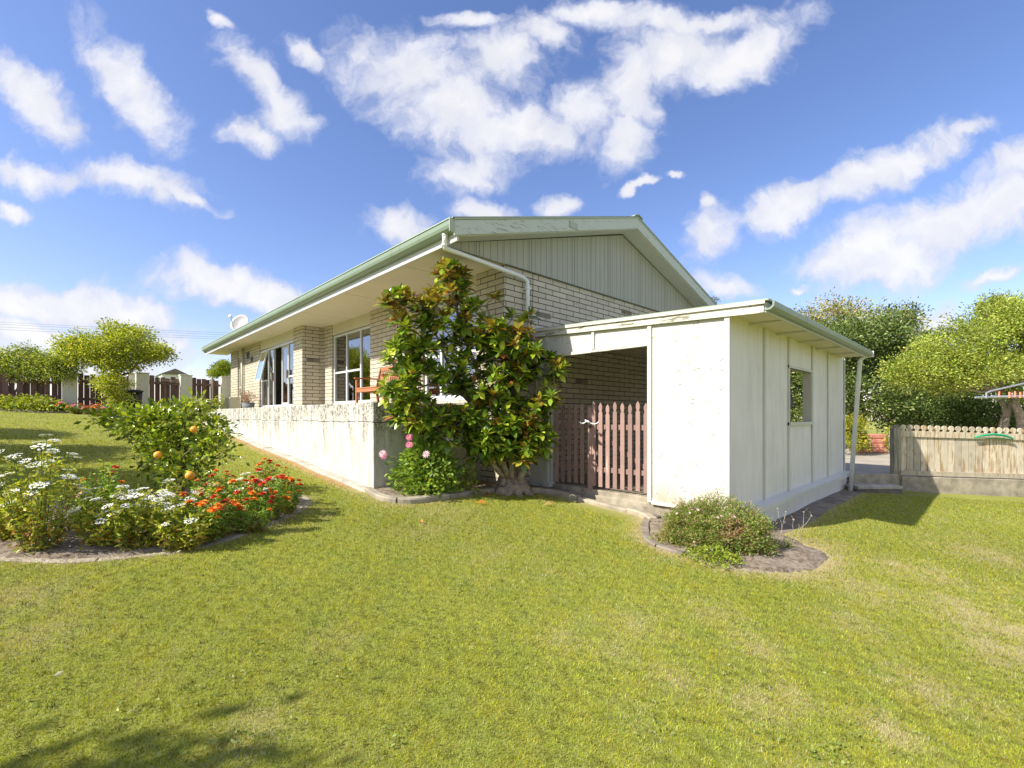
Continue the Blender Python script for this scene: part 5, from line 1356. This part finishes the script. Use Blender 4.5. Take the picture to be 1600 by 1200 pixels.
# ------------------------------------------------------------------ right side: fence, steps, drive, hedge
def right_side():
    A = P(1403, 700, 10.0); Bp = P(1700, 700, 10.0); d = Vector((RX,RY,0)); nn = Vector((-FX,-FY,0))
    A.z = 0
    root = empty('picket_fence', (A.x, A.y, -1.6), 'low white flaking picket fence with round topped pickets', 'fence')
    def fz(t): return -1.24-.03*t      # board foot, dropping slightly to the right
    L = 4.2
    g = P(1403,700,10.0)
    m = MB(); c = A-d*.05; m.prism([(-.08,-.06),(.08,-.06),(.08,.06),(-.08,.06)], 'z', -1.62, -.26); o = m.build('post', M['post_grey'], None, bevel=.01); o.location = (c.x, c.y, 0); o.rotation_euler = (0,0,math.atan2(d.y,d.x)); setparent(o, root)
    m = MB(); c = A-d*.05; m.ball((0,0,-.26), .075, 10, (1,.8,1.0)); o = m.build('post_cap', M['post_grey'], None); o.location = (c.x, c.y, 0); setparent(o, root)
    n = 28; pitch = .149
    for i in range(n):
        t = .10+i*pitch; z0 = fz(t)-.0; w = .0665; zr = z0+.80; R = .060; H = z0+1.06
        prof = [(-w,z0),(w,z0),(w,zr+.10),(w*.45,zr+.125),(w*.38,zr+.15)]
        for k in range(9):
            a = -1.1+k*(math.pi+2.2)/8; prof.append((R*math.cos(a), H-R+R*math.sin(a)))
        prof += [(-w*.38,zr+.15),(-w*.45,zr+.125),(-w,zr+.10)]
        vs = []
        for s in (0,.022):
            for px, pz in prof: vs.append(A+d*(t+px)+nn*s+Vector((0,0,pz)))
        k = len(prof); m = MB(); m.add(vs, [tuple(range(k)), tuple(range(k,2*k))[::-1]]+[(j,k+j,k+(j+1)%k,(j+1)%k) for j in range(k)]); m.build('picket', M['fence_white'], root)
    for (dz, h, th, nm) in ((.80,.13,.03,'rail'),(-.03,.10,.06,'bottom_rail')):
        m = MB(); m.bar(A+nn*(.022+th/2+.001)+Vector((0,0,fz(0)+dz+h/2)), A+d*L+nn*(.022+th/2+.001)+Vector((0,0,fz(L)+dz+h/2)), th, h); m.build(nm, M['fence_white'], root)
    m = MB(); m.bar(A+d*.0+nn*.0+Vector((0,0,-1.53)), A+d*(L+.2)+Vector((0,0,-1.66)), .22, .48); o = m.build('concrete_footing', M['concrete'], root, bevel=.015)
    # driveway slab, its edge and the step
    e0 = P(1322,742,10.0); pts = [(12.25,1.45),(12.42,1.25)]
    A2 = A+Vector((FX,FY,0))*.12; far = A2+d*9
    poly = [(12.3,4.2),(12.3,2.0),(12.75,1.62),(A2.x,A2.y+.05),(far.x,far.y),(far.x+14,far.y+8),(26,9),(18.8,9),(12.3,9)]
    m = MB(); m.prism(poly, 'z', -2.4, -1.25); tag(m.build('driveway', M['drive']), kind='structure')
    m = MB(); a = P(1329,748,9.93); b = P(1400,748,9.93); a.z = b.z = -1.36; m.bar(a, b, .12, .24); tag(m.build('driveway_edge', M['concrete'], bevel=.01), kind='structure')
    m = MB(); a = P(1331,757,9.68); b = P(1400,757,9.68); a.z = b.z = -1.475; m.bar(a, b, .36, .07); st = m.build('concrete_step', M['concrete_pale'], bevel=.012)
    m = MB(); a.z = b.z = -1.60; m.bar(a, b, .30, .18); bs = m.build('base', M['concrete_dark'], st)
    tag(st, 'white topped concrete step between the porch corner and the fence post', 'step')
    # painted block wall along the drive
    for (pa, pb, mt, lab) in (((1336,682),(1384,682),'pink_block','low wall section painted pink beside the drive'),((1384,682),(1412,682),'white_block','low wall section of flaking white blocks beside the pink one')):
        a = P(pa[0], 700, 15.6); b = P(pb[0], 700, 15.6); m = MB()
        for k in range(4):
            z = -1.16+k*.16; m.bar(Vector((a.x,a.y,z)), Vector((b.x,b.y,z)), .22, .14)
        m.bar(Vector((a.x,a.y,-.93)), Vector((b.x,b.y,-.93)), .18, .62)
        tag(m.build('block_wall', M[mt], bevel=.02), lab, 'wall')
    # green loop hung over the fence
    pts = []
    for px, py in ((1523,683),(1535,680.5),(1552,678.5),(1568,680),(1580,684),(1583,686)):
        pts.append(P(px, py, 9.88))
    pts2 = [P(px, py, 9.92) for px, py in ((1583,687),(1560,684.5),(1540,684.5),(1523,684))]
    m = MB(); m.tube(pts, [.012,.02,.026,.026,.02,.012], 8); m.tube(pts2, .011, 7); tag(m.build('green_hoop', M['hose'], shade=True), 'bright green plastic hoop lying on the fence top', 'hoop')
    # rotary clothes line
    cpt = P(1690, 620, 8.4); r = empty('clothes_line', (cpt.x, cpt.y, -1.7), 'grey metal rotary clothes line arm reaching in from the right edge', 'clothes line')
    m = MB(); m.tube([(cpt.x,cpt.y,-1.7),(cpt.x,cpt.y,cpt.z-.1)], .03, 10); m.build('pole', M['metal'], r)
    m = MB(); t1 = P(1540,614,8.0); t0 = P(1540,620,8.0)
    m.tube([P(1541,622,8.0), P(1541,614,8.0), P(1548,611,8.0), P(1600,599,8.2), P(1690,585,8.4)], .014, 8); m.tube([P(1524,621,8.0), P(1600,620,8.1), P(1690,619,8.4)], .018, 8); m.tube([P(1548,619,8.6), P(1690,617,8.4)], .012, 6); m.build('arm', M['metal'], r)
    for k, px in enumerate((1561,1577,1586,1594,1600)):
        m = MB(); c = P(px, 616+(k%2), 8.05); m.box(c.x-.012, c.x+.012, c.y-.012, c.y+.012, c.z-.05, c.z+.05); o = m.build('clothes_peg', M['coral']); tag(o, ['leftmost coral clothes peg on the grey arm','second coral clothes peg from the left','third coral clothes peg from the left','fourth coral clothes peg from the left','coral clothes peg at the right edge'][k], 'clothes peg', 'coral clothes pegs on the line')
    m = MB(); c = P(1600, 605, 8.15); n = 6; vs = []
    for i in range(n+1):
        for j in range(5): vs.append(c+Vector((RX,RY,0))*i*.03+Vector((0,0,-j*.025+.012*math.sin(i*1.7+j)+.02))+Vector((FX,FY,0))*.02*math.sin(i+j))
    m.add(vs, [(i*5+j,(i+1)*5+j,(i+1)*5+j+1,i*5+j+1) for i in range(n) for j in range(4)]); o = m.build('teal_cloth', M['teal'], shade=True); s = o.modifiers.new('s','SOLIDIFY'); s.thickness = .006; tag(o, 'small teal cloth on the clothes line at the right edge', 'cloth')
right_side()
def gp(px, w): p = P(px, 700, w); return (p.x, p.y, max(-1.5, float(gz(p.x, p.y)))-.1)
DARKG = [(.12,.18,.045),(.20,.27,.07),(.06,.10,.024),(.38,.44,.16)]
tree('evergreen_tree', 'dark dense evergreen hedge tree behind the porch gutter corner', 'tree', gp(1340,18), P(1340,590,18), .16,
     [B(1310,545,17.5,45,50),B(1370,560,18,50,55),B(1340,620,17.2,55,45),B(1290,600,17.8,40,60),B(1400,610,18,40,45),B(1345,530,18.2,45,24),B(1280,530,19,36,34)], 900, 34, .11, .55, DARKG, [3,3,2,1.4], 'trees behind the drive', clump_r=.24)
tree('evergreen_tree', 'mid green evergreen tree with dense lower leaves behind the left half of the fence', 'tree', gp(1440,18), P(1440,620,18), .16,
     [B(1430,570,18.3,50,45),B(1480,600,18.6,55,45),B(1420,640,17.6,50,38),B(1490,650,17.8,60,35),B(1550,655,18,50,30),B(1400,520,19,35,35)], 900, 34, .10, .5, DARKG, [3,3,2,1], 'trees behind the drive', clump_r=.24)
tree('evergreen_tree', 'green tree seen through the side opening of the porch', 'tree', gp(1225,19), P(1225,600,19), .12, [B(1230,610,19,40,40),B(1250,650,19,35,32),B(1210,650,19,40,32),B(1215,590,19,30,20)], 420, 34, .10, .5, [(.16,.24,.04),(.09,.14,.03),(.26,.33,.06)], [2,2,1], 'trees behind the drive', clump_r=.24)
tree('fruiting_tree', 'taller loose tree with yellow orange fruit rising above the porch roof', 'tree', gp(1330,21), P(1330,560,21), .14,
     [B(1300,500,21,34,16),B(1345,498,21,34,18),B(1398,508,21,30,16),B(1270,505,21,22,10),B(1415,490,21.5,16,8),B(1303,478,21,14,8),B(1345,525,21,66,20),B(1258,492,21,10,6),B(1325,485,21,14,8)], 250, 24, .12, .45, [(.22,.27,.07),(.33,.36,.10),(.66,.42,.06),(.45,.42,.18)], [3,3,1.6,1.3], 'trees behind the drive', clump_r=.3)
tree('broad_tree', 'broad sunlit yellow green tree on the right with a thick brown trunk', 'tree', gp(1578,14.5), P(1566,610,14.5), .15,
     [B(1500,540,14.2,50,38),B(1440,580,14,42,26),B(1545,510,14.5,52,38),B(1600,530,14.5,60,50),B(1470,555,14,40,30),B(1530,575,13.8,55,30),B(1585,485,15,40,20),B(1620,590,14,50,30),B(1425,595,14.2,26,16),B(1480,600,14,30,14),B(1650,520,15,50,50)], 1500, 42, .075, .5, [(.31,.40,.06),(.42,.49,.085),(.16,.22,.04),(.54,.56,.14)], [3,3,1.6,1.4], 'trees behind the drive', clump_r=.19, stems=3, bark=M['bark_pale'])
tree('bare_tree', 'bare twiggy purple grey treetop between the two leafy trees', 'tree', gp(1470,24), P(1475,560,24), .10,
     [B(1470,525,24,26,18),B(1495,515,24,20,14)], 30, 4, .07, .4, [(.22,.17,.15),(.16,.12,.11)], [1,1], 'trees behind the drive', clump_r=.2)
tree('dark_bush', 'dark shaded shrubs below the broad tree behind the fence', 'bush', gp(1520,16.5), P(1520,640,16.5), .08,
     [B(1480,640,16.8,50,32),B(1540,650,16.4,50,26),B(1600,650,16.6,40,30),B(1420,655,16.6,30,24)], 420, 30, .09, .5, [(.06,.10,.025),(.12,.18,.04),(.20,.26,.08)], [3,2,1], clump_r=.2)
tree('yellow_bush', 'yellow green bush beside the white downpipe', 'bush', gp(1333,14.8), P(1333,680,14.8), .04,
     [B(1335,668,14.8,18,16),B(1330,690,14.7,20,18),B(1325,660,14.9,10,10),B(1345,690,14.8,12,14)], 150, 26, .07, .45, [(.50,.46,.04),(.34,.38,.05),(.20,.27,.04)], [2,2,1.6], clump_r=.11)
p = gp(1392,15.2); tuft_plant('leafy_plant', 'bright green seedling in front of the white block wall', 'plant', (p[0],p[1],-1.2), .2, .95, 260, .10, .45, LG, [1,2,1,1])
# wood further off closing the view low on the horizon
tree('distant_tree', 'dark tree far behind the fruiting tree', 'tree', gp(1240,30), P(1240,600,30), .2, [B(1250,560,30,60,50),B(1330,560,30,60,50),B(1420,580,30,60,45),B(1520,590,30,70,45),B(1610,590,30,60,45)], 500, 30, .2, .55, DARKG, [3,3,2,1], clump_r=.5)
p = P(1108, 465, 30)
tree('treetop', 'tip of a bare tree just visible above the right end of the gable roof', 'tree', gp(1116,30), P(1114,500,30), .1, [B(1114,470,30,6,5)], 14, 12, .12, .4, [(.16,.16,.06)], [1], clump_r=.12)
# trees outside the picture on the left and behind, known from their shade on the lawn
def shade_tree(x, y, h, R, lab, n=420):
    g = float(gz(x, y)); c = Vector((x, y, g+h))
    tree('garden_tree', lab, 'tree', (x,y,g), (x,y,g+h*.55), .10, [(c,(R,R,R*.75)),(c+Vector((R*.6,.2,-.2)),(R*.6,R*.6,R*.45)),(c+Vector((-.4*R,.5*R,.1)),(R*.6,R*.6,R*.5)),(c+Vector((.1,-.6*R,0)),(R*.5,R*.5,R*.4))], n, 34, .11, .5, LG, [2,2,2,1], 'trees outside the picture on the left', clump_r=.2)
shade_tree(-4.0, 8.9, 3.1, 1.25, 'leafy tree left of the picture casting the widest shade on the lawn', 520)
shade_tree(-4.3, 12.0, 3.1, 1.0, 'leafy tree left of the picture casting the middle shade band')
shade_tree(-4.6, 15.0, 2.9, .75, 'leafy tree left of the picture casting the narrow far shade band', 300)
shade_tree(-4.22, 2.50, 3.1, .84, 'leafy tree behind the viewer casting broken shade at the bottom of the picture', 170)
sc.view_settings.view_transform = 'Standard'; sc.view_settings.look = 'None'; sc.view_settings.exposure = .95; sc.view_settings.gamma = 1
sc.cycles.max_bounces = 8; sc.cycles.transparent_max_bounces = 12; sc.cycles.use_denoising = True
